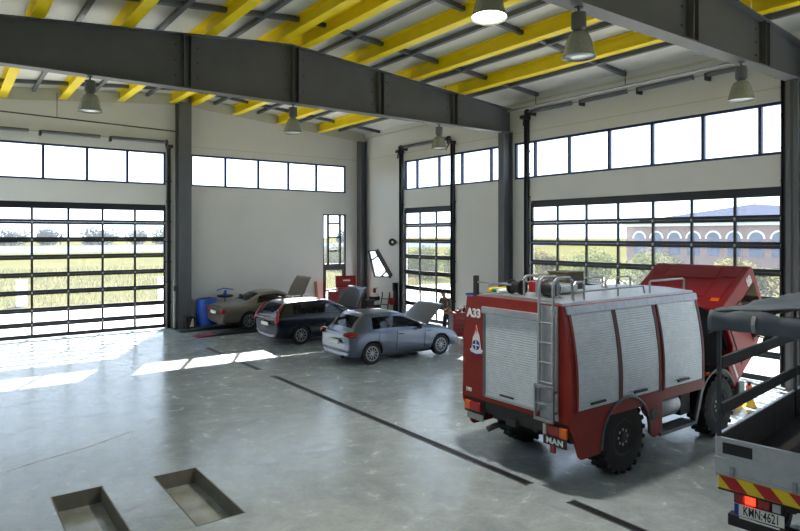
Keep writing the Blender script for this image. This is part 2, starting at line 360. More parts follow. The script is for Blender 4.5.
# bays and members
BAYS = [('farthest bay', 15.91, 25.55), ('middle bay', 6.41, 15.89), ('nearest bay', -3.09, 6.39)]
def ibeam(b, x, z, w, h, y0, y1, tf=.025, tw=.016, tilt=0.0):
    for za, zc in ((z, z + tf), (z + h - tf, z + h)): b.box(x - w / 2, x + w / 2, y0, y1, za, zc)
    b.box(x - tw / 2, x + tw / 2, y0, y1, z + tf, z + h - tf)
XS = [1.72, 3.57, 5.54, 7.47, 8.25, 10.1, 12.12, 14.15]
for bn, y0, y1 in BAYS:
    for k, x in enumerate(XS):
        b = MB(); ibeam(b, x, beam_z(x), .27, .38, y0, y1)
        o = b.build('roof_beam', M['yellow']); tag(o, f'yellow steel roof beam in the {bn}, {ORD[k]} from the left', 'roof beam', 'yellow roof beams')
    for k, x in enumerate([0.7, 2.65, 4.55, 6.5, 9.2, 11.1, 13.1, 15.2]):
        b = MB(); b.box(x - .03, x + .03, y0, y1, deck_z(x) - .13, deck_z(x) - .012); b.box(x - .06, x + .06, y0, y1, deck_z(x) - .142, deck_z(x) - .13)
        o = b.build('roof_purlin', M['steel']); tag(o, f'thin grey roof purlin in the {bn}, {ORD[k]} from the left', 'purlin', 'thin grey purlins')
    for k, fr in enumerate((0.14, 0.5, 0.86)):
        y = y0 + (y1 - y0) * fr
        for sd, xa, xb in (('left', XL + .05, XM - .05), ('right', XM + .05, XR - .05)):
            b = MB(); za, zb = deck_z(xa) - .01, deck_z(xb) - .01
            b.hexa([(xa, y - .06, za - .12), (xb, y - .06, zb - .12), (xb, y + .06, zb - .12), (xa, y + .06, za - .12), (xa, y - .06, za), (xb, y - .06, zb), (xb, y + .06, zb), (xa, y + .06, za)])
            o = b.build('roof_tie', M['steel']); tag(o, f'grey cross tie under the {sd} roof slope of the {bn}, {["nearest", "middle", "farthest"][k]} of three', 'roof tie', 'grey roof cross ties')

def rafter(y, label, stiff):
    t = thing('roof_rafter', label, 'rafter', (XM, y, 0), group='tapered grey roof rafters')
    hx = XR - .02 - XM; hl = XL + .02 - XM
    zt, ze, zb = beam_z(XM) + .0, beam_z(XR) , 7.40
    top = lambda x: beam_z(XM + x) - .0
    w = MB(); w.prism([(hl, zb), (hx, zb), (hx, top(hx)), (0, top(0)), (hl, top(hl))], 'y', -.012, .012)
    w.build('web', M['steel'], t)
    f = MB(); f.box(hl, hx, -.17, .17, zb - .03, zb); f.build('bottom_flange', M['steel'], t)
    f = MB()
    for xa, xb in ((hl, 0), (0, hx)):
        f.hexa([(xa, -.17, top(xa) - .03), (xb, -.17, top(xb) - .03), (xb, .17, top(xb) - .03), (xa, .17, top(xa) - .03), (xa, -.17, top(xa)), (xb, -.17, top(xb)), (xb, .17, top(xb)), (xa, .17, top(xa))])
    f.build('top_flange', M['steel'], t)
    for x in stiff:
        x -= XM
        f = MB()
        for sg in (-1, 1):
            f.box(x - .10, x - .075, sg * .012, sg * .16, zb, top(x) - .03); f.box(x + .075, x + .10, sg * .012, sg * .16, zb, top(x) - .03)
        f.build('splice_plate', M['steel'], t)
        f = MB()
        for sg in (-1, 1):
            for dx in (-.28, .28):
                for q in (.22, .5, .78):
                    z = zb + (top(x) - zb) * q
                    f.lathe([(.022, 0), (.022, .018), (.012, .022)], (x + dx, sg * .012, z), 'y', 6) if sg > 0 else f.lathe([(.022, 0), (.022, -.018), (.012, -.022)], (x + dx, sg * .012, z), 'y', 6)
        f.build('bolt_set', M['steel_dark'], t)
    return t
rafter(15.9, 'tapered grey roof rafter crossing the whole hall above the parked cars', [5.0, 8.0, 10.9, 13.9])
rafter(6.4, 'nearer tapered grey roof rafter at the top right corner', [5.0, 8.0, 11.6, 14.6])
rafter(-3.1, 'tapered grey roof rafter behind the camera', [5.0, 8.0, 10.9])

def column(x, y, label, top, along='x', d=.46, w=.28):
    t = thing('steel_column', label, 'column', (x, y, 0), 0 if along == 'x' else R(90), group='grey steel columns')
    b = MB(); b.box(-d / 2, -d / 2 + .025, -w / 2, w / 2, 0.02, top).box(d / 2 - .025, d / 2, -w / 2, w / 2, 0.02, top).box(-d / 2, d / 2, -.01, .01, .02, top)
    b.build('shaft', M['steel'], t)
    MB().box(-d / 2 - .06, d / 2 + .06, -w / 2 - .05, w / 2 + .05, 0, .02).build('base_plate', M['steel_dark'], t)
    return t
column(XR - .24, 15.9, 'grey steel column on the right wall behind the fire truck roof', 7.37)
column(XR - .24, 6.4, 'grey steel column at the right edge beside the covered flatbed truck', 7.37)
column(XR - .24, -3.1, 'grey steel column behind the camera on the right', 7.37)
column(7.85, YB - .26, 'grey steel gable column between left glass door and blue drum', beam_z(XM) - .02, along='y', d=.48, w=.5)
column(XR - .26, YB - .2, 'slim grey corner column where the two white walls meet', 8.2, d=.34, w=.34)
for yy in (15.9, 6.4, -3.1): column(XL + .24, yy, 'grey steel column on the left wall outside the frame', 7.37)

# wall trims and a painted shade band on the gable top
o = MB().box(XR - .03, XR, YN, YB, 8.35, 8.42).build('trim_2', M['trim']); struct(o, 'beige eave trim along top of right wall', 'trim')
b = MB()  # beige band stands in for soft shade on the gable wall top
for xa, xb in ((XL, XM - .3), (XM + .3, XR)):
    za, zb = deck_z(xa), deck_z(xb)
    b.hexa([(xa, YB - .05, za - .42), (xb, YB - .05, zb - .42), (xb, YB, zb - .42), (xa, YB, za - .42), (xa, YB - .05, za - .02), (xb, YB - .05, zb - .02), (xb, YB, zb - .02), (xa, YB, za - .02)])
o = b.build('trim_3', M['trim']); struct(o, 'soft shade at top of gable wall painted as a beige band under roof', 'trim')
o = MB().box(XR - .012, XR, 16.1, YB, 7.32, 7.35).box(XR - .012, XR, 6.7, 15.7, 7.32, 7.35).build('trim_4', M['trim']); struct(o, 'thin panel joint line above windows of right wall', 'trim')
o = MB().box(8.15, XR - .4, YB - .012, YB, 7.28, 7.31).build('trim_5', M['trim']); struct(o, 'thin cable line above gable wall windows', 'trim')

# ------------------------------------------------------------------ windows and sectional doors (local: x along wall, y outward)
wn_count = [0]
def strip_window(origin, rz, length, div, label, z0=SZ[0], z1=SZ[1], fr=.07):
    wn_count[0] += 1
    t = thing(f'window_{wn_count[0]}', label, 'window', (*origin, 0), rz, kind='structure')
    b = MB(); d0, d1 = .03, .13
    b.box(0, length, d0, d1, z0, z0 + fr).box(0, length, d0, d1, z1 - fr, z1).box(0, fr, d0, d1, z0 + fr, z1 - fr).box(length - fr, length, d0, d1, z0 + fr, z1 - fr)
    for x in div: b.box(x - fr * .6, x + fr * .6, d0, d1, z0 + fr, z1 - fr)
    b.build('window_frame', M['frame'], t)
    MB().box(fr, length - fr, .075, .085, z0 + fr, z1 - fr).build('pane', M['glass'], t)
    return t
strip_window((0.08, YB), 0, 7.16, [1.45, 2.89, 4.32, 5.73], 'high strip window above the left glass door')
strip_window((8.24, YB), 0, 7.38, [1.47, 2.95, 4.39, 5.81], 'high strip window on the gable wall above the parked cars')
strip_window((XR, 15.7), R(-90), 9.08, [.93, 2.4, 3.93, 5.38, 6.89, 8.36], 'high strip window on the right wall above the fire truck')
strip_window((XR, 22.34), R(-90), 5.89, [.87, 2.36, 3.78, 5.41], 'high strip window on the right wall above the narrow glass door')
for a, c in SR[2:]: strip_window((XR, c), R(-90), c - a, [1.5 * i for i in range(1, 6)], 'unseen high strip window added for daylight on the right wall behind the camera')  # unseen strips of the rear bays, added only for daylight
for a, c in LW:  # unseen strips guessed from the right wall, added for daylight
    strip_window((XL, a), R(90), c - a, [1.45 * i for i in range(1, 6)], 'unseen high strip window added for daylight on the left wall outside the frame')
for a, c in NW:  # unseen near-wall strips, likewise added to let daylight in
    strip_window((c, YN), R(180), c - a, [1.4 * i for i in range(1, 5)], 'unseen high strip window added for daylight behind the camera')

ZROWS = [0.02, 0.51, 1.02, 1.65, 2.28, 2.91, 3.54, 4.18, 4.82]
ZROWS_R = [0.02, 0.70, 1.39, 2.07, 2.76, 3.44, 4.12, 4.82]
def sectional_door(num, origin, rz, length, cols, zr, label, track_top=7.6, shaft=True, springs=2, both=True):
    t = thing(f'door_{num}', label, 'sectional door', (*origin, 0), rz, kind='structure')
    d0, d1 = .02, .075
    for i, (z0, z1) in enumerate(zip(zr, zr[1:])):
        b = MB(); r0 = .14 if i == 0 else .085; r1 = .16 if i == len(zr) - 2 else .085
        b.box(0, length, d0, d1, z0, z0 + r0).box(0, length, d0, d1, z1 - r1, z1 - .004)
        for k in range(cols + 1):
            x = length * k / cols; hw = .035 if 0 < k < cols else .08
            b.box(max(0, x - hw), min(length, x + hw), d0, d1, z0 + r0, z1 - r1)
        s = b.build('door_section', M['frame_black'], t)
        MB().box(.05, length - .05, .045, .052, z0 + r0, z1 - r1).build('glazing', M['glass'], s)
        h = MB()
        for k in range(cols + 1):
            x = min(max(length * k / cols, .04), length - .04); h.box(x - .025, x + .025, d0 - .012, d0, z1 - .05, z1 + .03)
        if i < len(zr) - 2: h.build('hinge', M['galv'], s)
    MB().box(-.05, length + .05, .08, .14, zr[-1] - .02, zr[-1] + .1).build('header', M['frame_black'], t)
    for x, sg in ((-.09, 1), (length + .09, -1)):
        g = MB(); g.box(x - .07, x + .07, -.10, -.02, 0, track_top).box(x - .07, x - .05, -.16, -.02, 0, track_top)
        for z in [1 + .8 * q for q in range(int((track_top - 1) / .8))]: g.box(x - .09, x + .09, -.13, -.0, z, z + .06)
        g.build('guide_rail', M['frame_black'], t)
        g = MB(); g.box(x - .1, x + .1, -.34, -.0, track_top, track_top + .12).lathe([(.13, -.03), (.13, .03)], (x + sg * .12, -.2, track_top + .2), 'x', 14)
        g.tube([(x, -.05, track_top), (x, -.22, track_top + .1), (x + sg * .1, -.36, track_top - .25)], .035, 6)
        g.build('cable_drum', M['steel_dark'], t)
    if shaft:
        z = track_top + .22
        MB().tube([(-.1, -.2, z), (length + .1, -.2, z)], .018, 8).build('torsion_shaft', M['galv'], t)
        L = length / springs
        for k in range(springs):
            MB().tube([(k * L + .28, -.2, z), ((k + 1) * L - .12, -.2, z)], .07, 10).build('torsion_spring', M['steel'], t)
            MB().box(k * L + .2, k * L + .27, -.24, 0, z - .14, z + .05).build('bearing_bracket', M['steel_dark'], t)
    return t
sectional_door(1, (D1[0], YB), 0, D1[1] - D1[0], 6, ZROWS, 'wide glazed sectional door on the left looking onto the meadow', 7.15, springs=3)
sectional_door(2, (XR, DR[0][1]), R(-90), DR[0][1] - DR[0][0], 7, ZROWS_R, 'wide glazed sectional door behind the fire truck', 7.75, springs=4)
sectional_door(3, (XR, DR[1][1]), R(-90), DR[1][1] - DR[1][0], 3, ZROWS_R, 'narrow glazed sectional door near the hall corner', 7.35, springs=1)
for q, (a, c) in enumerate(DR[2:]): sectional_door(5 + q, (XR, c), R(-90), c - a, 7, ZROWS_R, 'unseen glazed sectional door added for daylight on the right wall behind the camera', 7.4, shaft=False)  # unseen doors of the rear bays, put in for their daylight

# slim glazed door with side lights in the back wall
t = thing('door_4', 'tall slim glazed door with side lights beside the hall corner', 'glazed door', (SLIM[0], YB, 0), kind='structure')
w = SLIM[1] - SLIM[0]
b = MB(); f = .06
b.box(0, f, .02, .12, 0, 4.68).box(w - f, w, .02, .12, 0, 4.68).box(f, w - f, .02, .12, 4.62, 4.68).box(f, w - f, .02, .12, 2.16, 2.34)
for x in (.30, w - .30): b.box(x - .04, x + .04, .02, .12, 2.34, 4.62)
for z in (2.96, 3.6, 4.25): b.box(.34, w - .34, .02, .12, z - .035, z + .035)
b.build('door_frame', M['frame_black'], t)
b = MB(); b.box(.06, .18, .03, .11, .02, 2.16).box(w - .18, w - .06, .03, .11, .02, 2.16)
for z in (.02, 1.05, 2.06): b.box(.18, w - .18, .03, .11, z, z + .1)
lf = b.build('door_leaf', M['frame_black'], t)
MB().box(.18, w - .18, .065, .075, .1, 2.1).build('pane', M['glass'], lf)
MB().box(w - .14, w - .1, -.03, .03, .95, 1.2).build('handle', M['galv'], lf)
MB().box(f, w - f, .065, .075, 2.34, 4.62).build('side_light', M['glass'], t)

# slanted frosted window in the right wall near the corner
wn_count[0] += 1
t = thing(f'window_{wn_count[0]}', 'slanted four sided frosted window with two dark bars on the right wall near the corner', 'window', (XR, 0, 0), 0, kind='structure')
PV = [(25.17, 2.925), (24.47, 2.96), (23.30, 1.80), (24.66, 1.72)]      # (y, z) corners, top far / top near / bottom near / bottom far
RV = [(VENT[1], VENT[3]), (VENT[0], VENT[3]), (VENT[0], VENT[2]), (VENT[1], VENT[2])]
b = MB()
for k in range(4):
    p, q, r_, u_ = RV[k], RV[(k + 1) % 4], PV[(k + 1) % 4], PV[k]
    b.hexa([(0, *p), (0, *q), (0, *r_), (0, *u_), (.2, *p), (.2, *q), (.2, *r_), (.2, *u_)])
b.build('window_surround', M['wall'], t)
def bar(p, q, w, x0, x1, b):
    d = Vector((q[0] - p[0], q[1] - p[1])).normalized(); n_ = Vector((-d.y, d.x)) * w
    P = [(p[0] - n_.x, p[1] - n_.y), (q[0] - n_.x, q[1] - n_.y), (q[0] + n_.x, q[1] + n_.y), (p[0] + n_.x, p[1] + n_.y)]
    return b.hexa([(x0, *v) for v in P] + [(x1, *v) for v in P])
b = MB()
for k in range(4): bar(PV[k], PV[(k + 1) % 4], .12 if k == 1 else .025, -.05, .06, b)
for q in (.36, .74):
    l_ = [PV[0][i] * (1 - q) * 1.0 + PV[3][i] * q for i in (0, 1)]; r_ = [PV[1][i] * (1 - q + .18) + PV[2][i] * (q - .18) for i in (0, 1)]
    if q > .5: l_ = [PV[3][i] * .62 + PV[2][i] * .38 for i in (0, 1)]; r_ = [PV[1][i] * .26 + PV[2][i] * .74 for i in (0, 1)]
    bar(l_, r_, .03, -.03, .05, b)
b.build('window_frame', M['frame_black'], t)
MB().prism(PV, 'x', .03, .036).build('pane', M['frost'], t)

# ------------------------------------------------------------------ outside
o = MB().box(-25, 45, YB + .2, 36.5, -.35, -.02).box(XR + .2, 24, -30, YB + .2, -.35, -.02).build('concrete_apron', M['concrete']); struct(o, 'pale sunlit concrete yard outside the glass doors', 'yard')
o = MB().box(-400, 600, YB + .3, 700, -.6, -.06).box(-400, XL - .3, -300, YB + .3, -.6, -.06).box(XR + .3, 600, -300, YB + .3, -.6, -.06).box(XL - .3, XR + .3, -300, YN - .3, -.6, -.06).build('grass_field', M['grass']); struct(o, 'meadow of green and dry grass beyond the yard', 'meadow')
o = MB().box(-200, 300, 150, 240, -.1, -.03).build('far_road', M['asphalt']); struct(o, 'grey road crossing the meadow far outside', 'road')
PILL = [(3.45, 38.4), (10.25, 36.75)]
# tufts of meadow grass: nobody could count them
b = MB()
for i in range(9000):
    if i < 7000: x, y = rnd.uniform(-8, 30), 37.3 + 40 * rnd.random() ** 1.3
    else: x, y = 24.5 + 6 * rnd.random() ** 1.2, rnd.uniform(2, 44)
    if any(abs(x - p[0]) < .7 and abs(y - p[1]) < .7 for p in PILL): continue
    h = rnd.uniform(.1, .4); a = rnd.uniform(0, 3.14); w = rnd.uniform(.015, .05); dx, dy = math.cos(a) * w, math.sin(a) * w; lx, ly = rnd.uniform(-.15, .15), rnd.uniform(-.15, .15)
    b.add([(x - dx, y - dy, -.06), (x + dx, y + dy, -.06), (x + lx + dx * .3, y + ly + dy * .3, h), (x + lx - dx * .3, y + ly - dy * .3, h)], [(0, 1, 2, 3)], rnd.choice((0, 0, 1)))
o = b.build('meadow_grass', [M['blade'], M['blade_dry']]); tag(o, 'tall tufts of meadow grass growing beyond the concrete yard', 'grass', kind='stuff')

def leaf_blob(seed, n, rx, ry, rz, zc, leaf):
    r = random.Random(seed); b = MB()
    lobes = [(r.uniform(-.5, .5) * rx, r.uniform(-.5, .5) * ry, zc + r.uniform(-.45, .5) * rz, r.uniform(.45, .7)) for _ in range(7)]
    for i in range(n):
        cx_, cy_, cz_, sc = r.choice(lobes); d = Vector((r.gauss(0, 1), r.gauss(0, 1), r.gauss(0, 1))).normalized() * (r.random() ** .35)
        p = Vector((cx_ + d.x * rx * sc, cy_ + d.y * ry * sc, max(.05, cz_ + d.z * rz * sc)))
        u = Vector((r.gauss(0, 1), r.gauss(0, 1), r.gauss(0, 1))).normalized() * leaf; v = u.orthogonal().normalized() * leaf * .6
        b.add([p - u, p + v, p + u, p - v], [(0, 1, 2, 3)])
    return b
proto = {}
def plant(name, key, seed, n, dims, leaf, m, loc, label, cat, group, trunk=0.0, sc=1.0, rz=0.0):
    if key not in proto:
        t = thing(name, label, cat, loc, rz, group)
        leaf_blob(seed, n, *dims, leaf).build('foliage', M[m], t)
        st = MB(); top = dims[3]
        st.tube([(0, 0, -.06), (.05, 0, top * .5), (0, .04, top)], [.05 + trunk, .04 + trunk * .8, .02], 7)
        for q in range(4):
            a = q * 1.6 + seed; st.tube([(0.03, 0, top * .4), (math.cos(a) * dims[0] * .5, math.sin(a) * dims[1] * .5, top * 1.05)], [.03 + trunk * .4, .012], 5)
        st.build('stem', M['bark'], t); proto[key] = t
    else:
        t = copy_tree(proto[key]); t.location = loc; t.rotation_euler = (0, 0, rz); tag(t, label, cat, group)
    t.scale = (sc, sc, sc); return t
for row in range(2):
    for i in range(13):
        y = 11 + row * 2.6 + i * 5.2
        plant('hedge_shrub', f'h{i % 3}', 11 + i % 3, 2600, (2.1, 2.5, 1.6, 1.3), .12, ['leaf', 'leaf2', 'leaf'][i % 3], (34 + row * 5.5 + rnd.uniform(-.4, .4), y, -.06), f'pale green shrub outside the right wall doors, {ORD[i]} from the right in the {("front", "rear")[row]} row', 'shrub', 'shrubs outside the right wall', sc=rnd.uniform(.9, 1.02) * (1 + .03 * row), rz=rnd.choice((0, 3.14)))
for i in range(18):
    x = -50 + i * 14 + rnd.uniform(-.6, .6)
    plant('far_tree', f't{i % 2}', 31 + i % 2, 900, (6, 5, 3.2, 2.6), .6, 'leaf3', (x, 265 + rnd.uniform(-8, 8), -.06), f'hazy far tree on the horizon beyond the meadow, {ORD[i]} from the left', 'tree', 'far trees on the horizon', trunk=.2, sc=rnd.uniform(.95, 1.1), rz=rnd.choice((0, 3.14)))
for i in range(2):
    t = thing('gate_pillar', ['white yard pillar outside the left glass door, the left one', 'white yard pillar outside the left glass door, the right one'][i], 'pillar', (PILL[i][0], PILL[i][1], -.06), group='white pillars at the yard edge')
    MB().box(-.24, .24, -.25, .25, 0, 1.3).build('pillar_body', M['white'], t, bevel=.02); MB().box(-.27, .27, -.28, .28, 1.3, 1.38).build('pillar_cap', M['concrete'], t)
# arched brick building
t = thing('brick_building', 'long pale brick building with arched windows and dark roof far outside', 'building', (76, 36.3, -.06))
MB().box(0, 16, -14.5, 14.5, 0, 4.9).build('wall', M['brick'], t)
MB().box(-.4, 16.4, -14.9, 14.9, 4.9, 5.3).build('eave_band', M['white'], t)
rb = MB(); rb.add([(-.6, -15.1, 5.3), (16.6, -15.1, 5.3), (16.6, 15.1, 5.3), (-.6, 15.1, 5.3), (5, 0, 7.6), (11, 0, 7.6)], [(0, 3, 2, 1), (0, 1, 5, 4), (1, 2, 5), (2, 3, 4, 5), (3, 0, 4)])
rb.build('roof', M['roof'], t)
for k in range(11):
    y = -12.5 + k * 2.5
    pts = [(y - .8, 1.2), (y + .8, 1.2)] + [(y + .8 * math.cos(a), 3.3 + .8 * math.sin(a)) for a in [math.pi * q / 10 for q in range(11)]]
    w = MB().prism(pts, 'x', -.06, .02).build('arched_window', M['archglass'], t)
    MB().prism([(y + .8 * math.cos(a), 3.3 + .8 * math.sin(a)) for a in [math.pi * q / 10 for q in range(11)]] + [(y - 1 * math.cos(a), 3.3 + 1 * math.sin(a)) for a in [math.pi * q / 10 for q in range(11)]], 'x', -.1, .02).build('arch_surround', M['white'], w)

# ------------------------------------------------------------------ high bay lamps
def lamp(x, y, ztop, label, lit=False, tilt=(0, 0)):
    t = thing('high_bay_lamp', label, 'lamp', (x, y, ztop), 0, 'bell shaped high bay lamps')
    MB().tube([(0, 0, 0), (0, 0, -.1)], .02, 8).box(-.05, .05, -.05, .05, -.012, 0).build('hanger', M['steel_dark'], t)
    MB().lathe([(.05, -.08), (.115, -.10), (.12, -.34), (.09, -.37), (.075, -.42)], seg=20).build('ballast_housing', M['steel'], t, smooth=40)
    MB().lathe([(.085, -.40), (.15, -.44), (.20, -.55), (.235, -.70), (.262, -.80), (.275, -.81), (.268, -.815), (.252, -.80), (.225, -.70), (.19, -.55), (.14, -.45), (.08, -.415)], seg=28).build('reflector', M['reflector'], t, smooth=40)
    MB().lathe([(.001, -.80), (.12, -.79), (.247, -.775), (.25, -.785), (.12, -.81), (.001, -.82)], seg=24).build('lens', M['lit'] if lit else M['lens'], t, smooth=True)
    if lit:
        ld = bpy.data.lights.new('lamp_light', 'SPOT'); ld.energy = 700; ld.spot_size = R(120); ld.shadow_soft_size = .2; ld.color = (1, .97, .92)
        lo = bpy.data.objects.new('lamp_light', ld); COL.objects.link(lo); lo.parent = t; lo.location = (0, 0, -.86)
    t.rotation_euler = (tilt[0], tilt[1], 0)
    return t
lamp(2.79, 15.9, 7.37, 'bell shaped lamp below the far rafter above the left glass door')
lamp(7.97, 15.9, 7.37, 'bell shaped lamp below the middle of the far rafter')
lamp(13.3, 15.9, 7.37, 'bell shaped lamp below the right end of the far rafter')
lamp(8.28, 6.4, 7.37, 'bell shaped lamp at the top edge in front of yellow beams')
lamp(13.7, 6.4, 7.37, 'bell shaped lamp below the nearer rafter at the top right')
lamp(6.62, 6.75, 7.74, 'lit lamp seen as a glowing white ellipse among yellow beams', True, (R(-3), R(3)))
MB().tube([(6.62, 6.45, 7.45), (6.62, 6.75, 7.76)], .02, 6)

# hanging rods and conduit under the eave
t = thing('conduit', 'thin grey conduit hung on rods along the right eave', 'conduit', (XR - .55, 6.6, 8.05))
MB().tube([(0, 0, 0), (0, 8.9, 0)], .035, 8).build('pipe', M['galv'], t)
g = MB()
for y in (1.2, 4.2, 7.6): g.tube([(0, y, 0), (0, y, .48)], .012, 6)
g.build('hanger_rod', M['steel_dark'], t)
t = thing('conduit', 'thin grey conduit hung on rods beside the far rafter end', 'conduit', (11.6, 16.4, 7.95))
MB().tube([(0, 0, 0), (4.6, 0, -.12)], .03, 8).build('pipe', M['galv'], t)
g = MB()
for x in (.2, 2.4): g.tube([(x, 0, 0), (x, 0, .95)], .012, 6)
g.build('hanger_rod', M['steel_dark'], t)
t = thing('conduit', 'thin hanging cable and conduit above the left glass door', 'conduit', (0.2, 25.2, 7.85))
MB().tube([(0, 0, .1), (7.3, 0, -.05)], .025, 8).build('pipe', M['steel_dark'], t)
MB().tube([(3.15, 0, .03), (3.15, 0, .93)], .012, 6).build('hanger_rod', M['steel_dark'], t)

# ------------------------------------------------------------------ wheels
def tyre_wheel(parent, name, loc, r, w, side, rim_r, lugs=0, rim='steel', spokes=0, rim_mat='steel'):
    """side = +1 / -1: which way the outer face looks along y"""
    b = MB(); h = w / 2
    prof = [(rim_r, -h * .8), (rim_r * 1.08, -h * .95), (r * .86, -h), (r * .96, -h * .88), (r, -h * .6), (r, h * .6), (r * .96, h * .88), (r * .86, h), (rim_r * 1.08, h * .95), (rim_r, h * .8)]
    b.lathe(prof, axis='y', seg=40)
    if lugs:
        for k in range(lugs):
            for sg in (-1, 1):
                a = 2 * math.pi * (k + (.5 if sg > 0 else 0)) / lugs
                T = Matrix.Rotation(a, 4, 'Y')
                b.box(-r * .055, r * .055, sg * h * .12, sg * h * 1.0, r * .93, r * 1.035, T=T) if sg > 0 else b.box(-r * .055, r * .055, sg * h * 1.0, sg * h * .12, r * .93, r * 1.035, T=T)
    wheel = b.build(name, M['rubber'], parent, smooth=35, loc=loc)
    d = MB(); s = side
    if spokes:
        d.lathe([(rim_r * 1.02, s * h * .75), (rim_r * 1.02, s * h * .9), (rim_r * .9, s * h * .92), (rim_r * .88, s * h * .5)], axis='y', seg=32)
        for k in range(spokes):
            T = Matrix.Rotation(2 * math.pi * k / spokes, 4, 'Y')
            y0, y1 = sorted((s * h * .62, s * h * .82))
            d.hexa([T @ Vector(p) for p in [(-rim_r * .06, y0, rim_r * .12), (rim_r * .06, y0, rim_r * .12), (rim_r * .06, y1, rim_r * .12), (-rim_r * .06, y1, rim_r * .12), (-rim_r * .05, y0, rim_r * .92), (rim_r * .05, y0, rim_r * .92), (rim_r * .05, y1, rim_r * .92), (-rim_r * .05, y1, rim_r * .92)]])
        d.lathe([(.001, s * h * .86), (rim_r * .2, s * h * .84), (rim_r * .24, s * h * .6)], axis='y', seg=16)
        d.build('rim', M[rim_mat], wheel, smooth=35)
        MB().lathe([(.001, s * h * .42), (rim_r * .9, s * h * .42), (rim_r * .9, s * h * .38), (.001, s * h * .38)], axis='y', seg=24).build('brake_disc', M['dark'], wheel)
    else:
        d.lathe([(rim_r * 1.02, s * h * .78), (rim_r * 1.02, s * h * .92), (rim_r * .92, s * h * .9), (rim_r * .86, s * h * .45), (rim_r * .62, s * h * .3), (rim_r * .5, s * h * .62), (rim_r * .3, s * h * .66), (rim_r * .28, s * h * .95), (.001, s * h * 1.0)], axis='y', seg=32)
        d.build('rim', M[rim_mat], wheel, smooth=35)
        n = MB()
        for k in range(8):
            a = 2 * math.pi * k / 8; y0 = s * h * .62
            n.lathe([(.001, y0 + s * .04), (.024, y0 + s * .036), (.026, y0 - s * .02)], (rim_r * .41 * math.cos(a), 0, rim_r * .41 * math.sin(a)), 'y', 6)
        n.build('wheel_nuts', M['galv'], wheel)
    return wheel

# ------------------------------------------------------------------ red fire truck (local: x forward, y left, z up, origin under the rear face)
FT = thing('fire_truck', 'red fire truck with roller shutters and its cab tilted forward', 'fire truck', (7.2, 6.83, 0), R(0.6))
HW = 1.13
def side_y(z, sg=-1):
    if z < 1.55: return HW
    q = (z - 1.55) / 1.11
    return HW - (.17 if sg < 0 else .10) * q ** 1.7
zz = [.98, 1.2, 1.4, 1.55, 1.75, 1.95, 2.15, 2.35, 2.5, 2.6, 2.66]
prof = [(-side_y(z), z) for z in zz] + [(-.84, 2.685), (-.4, 2.69), (.4, 2.69), (.84, 2.685)] + [(side_y(z, 1), z) for z in zz[::-1]]
body = MB().prism(prof, 'x', 0, 3.72).build('body', M['red'], FT, smooth=25)
MB().prism([(-.93, 2.66), (-.92, 2.70), (-.4, 2.735), (.4, 2.735), (.92, 2.70), (.93, 2.66)], 'x', .05, 3.7).build('roof_plate', M['galv'], FT)
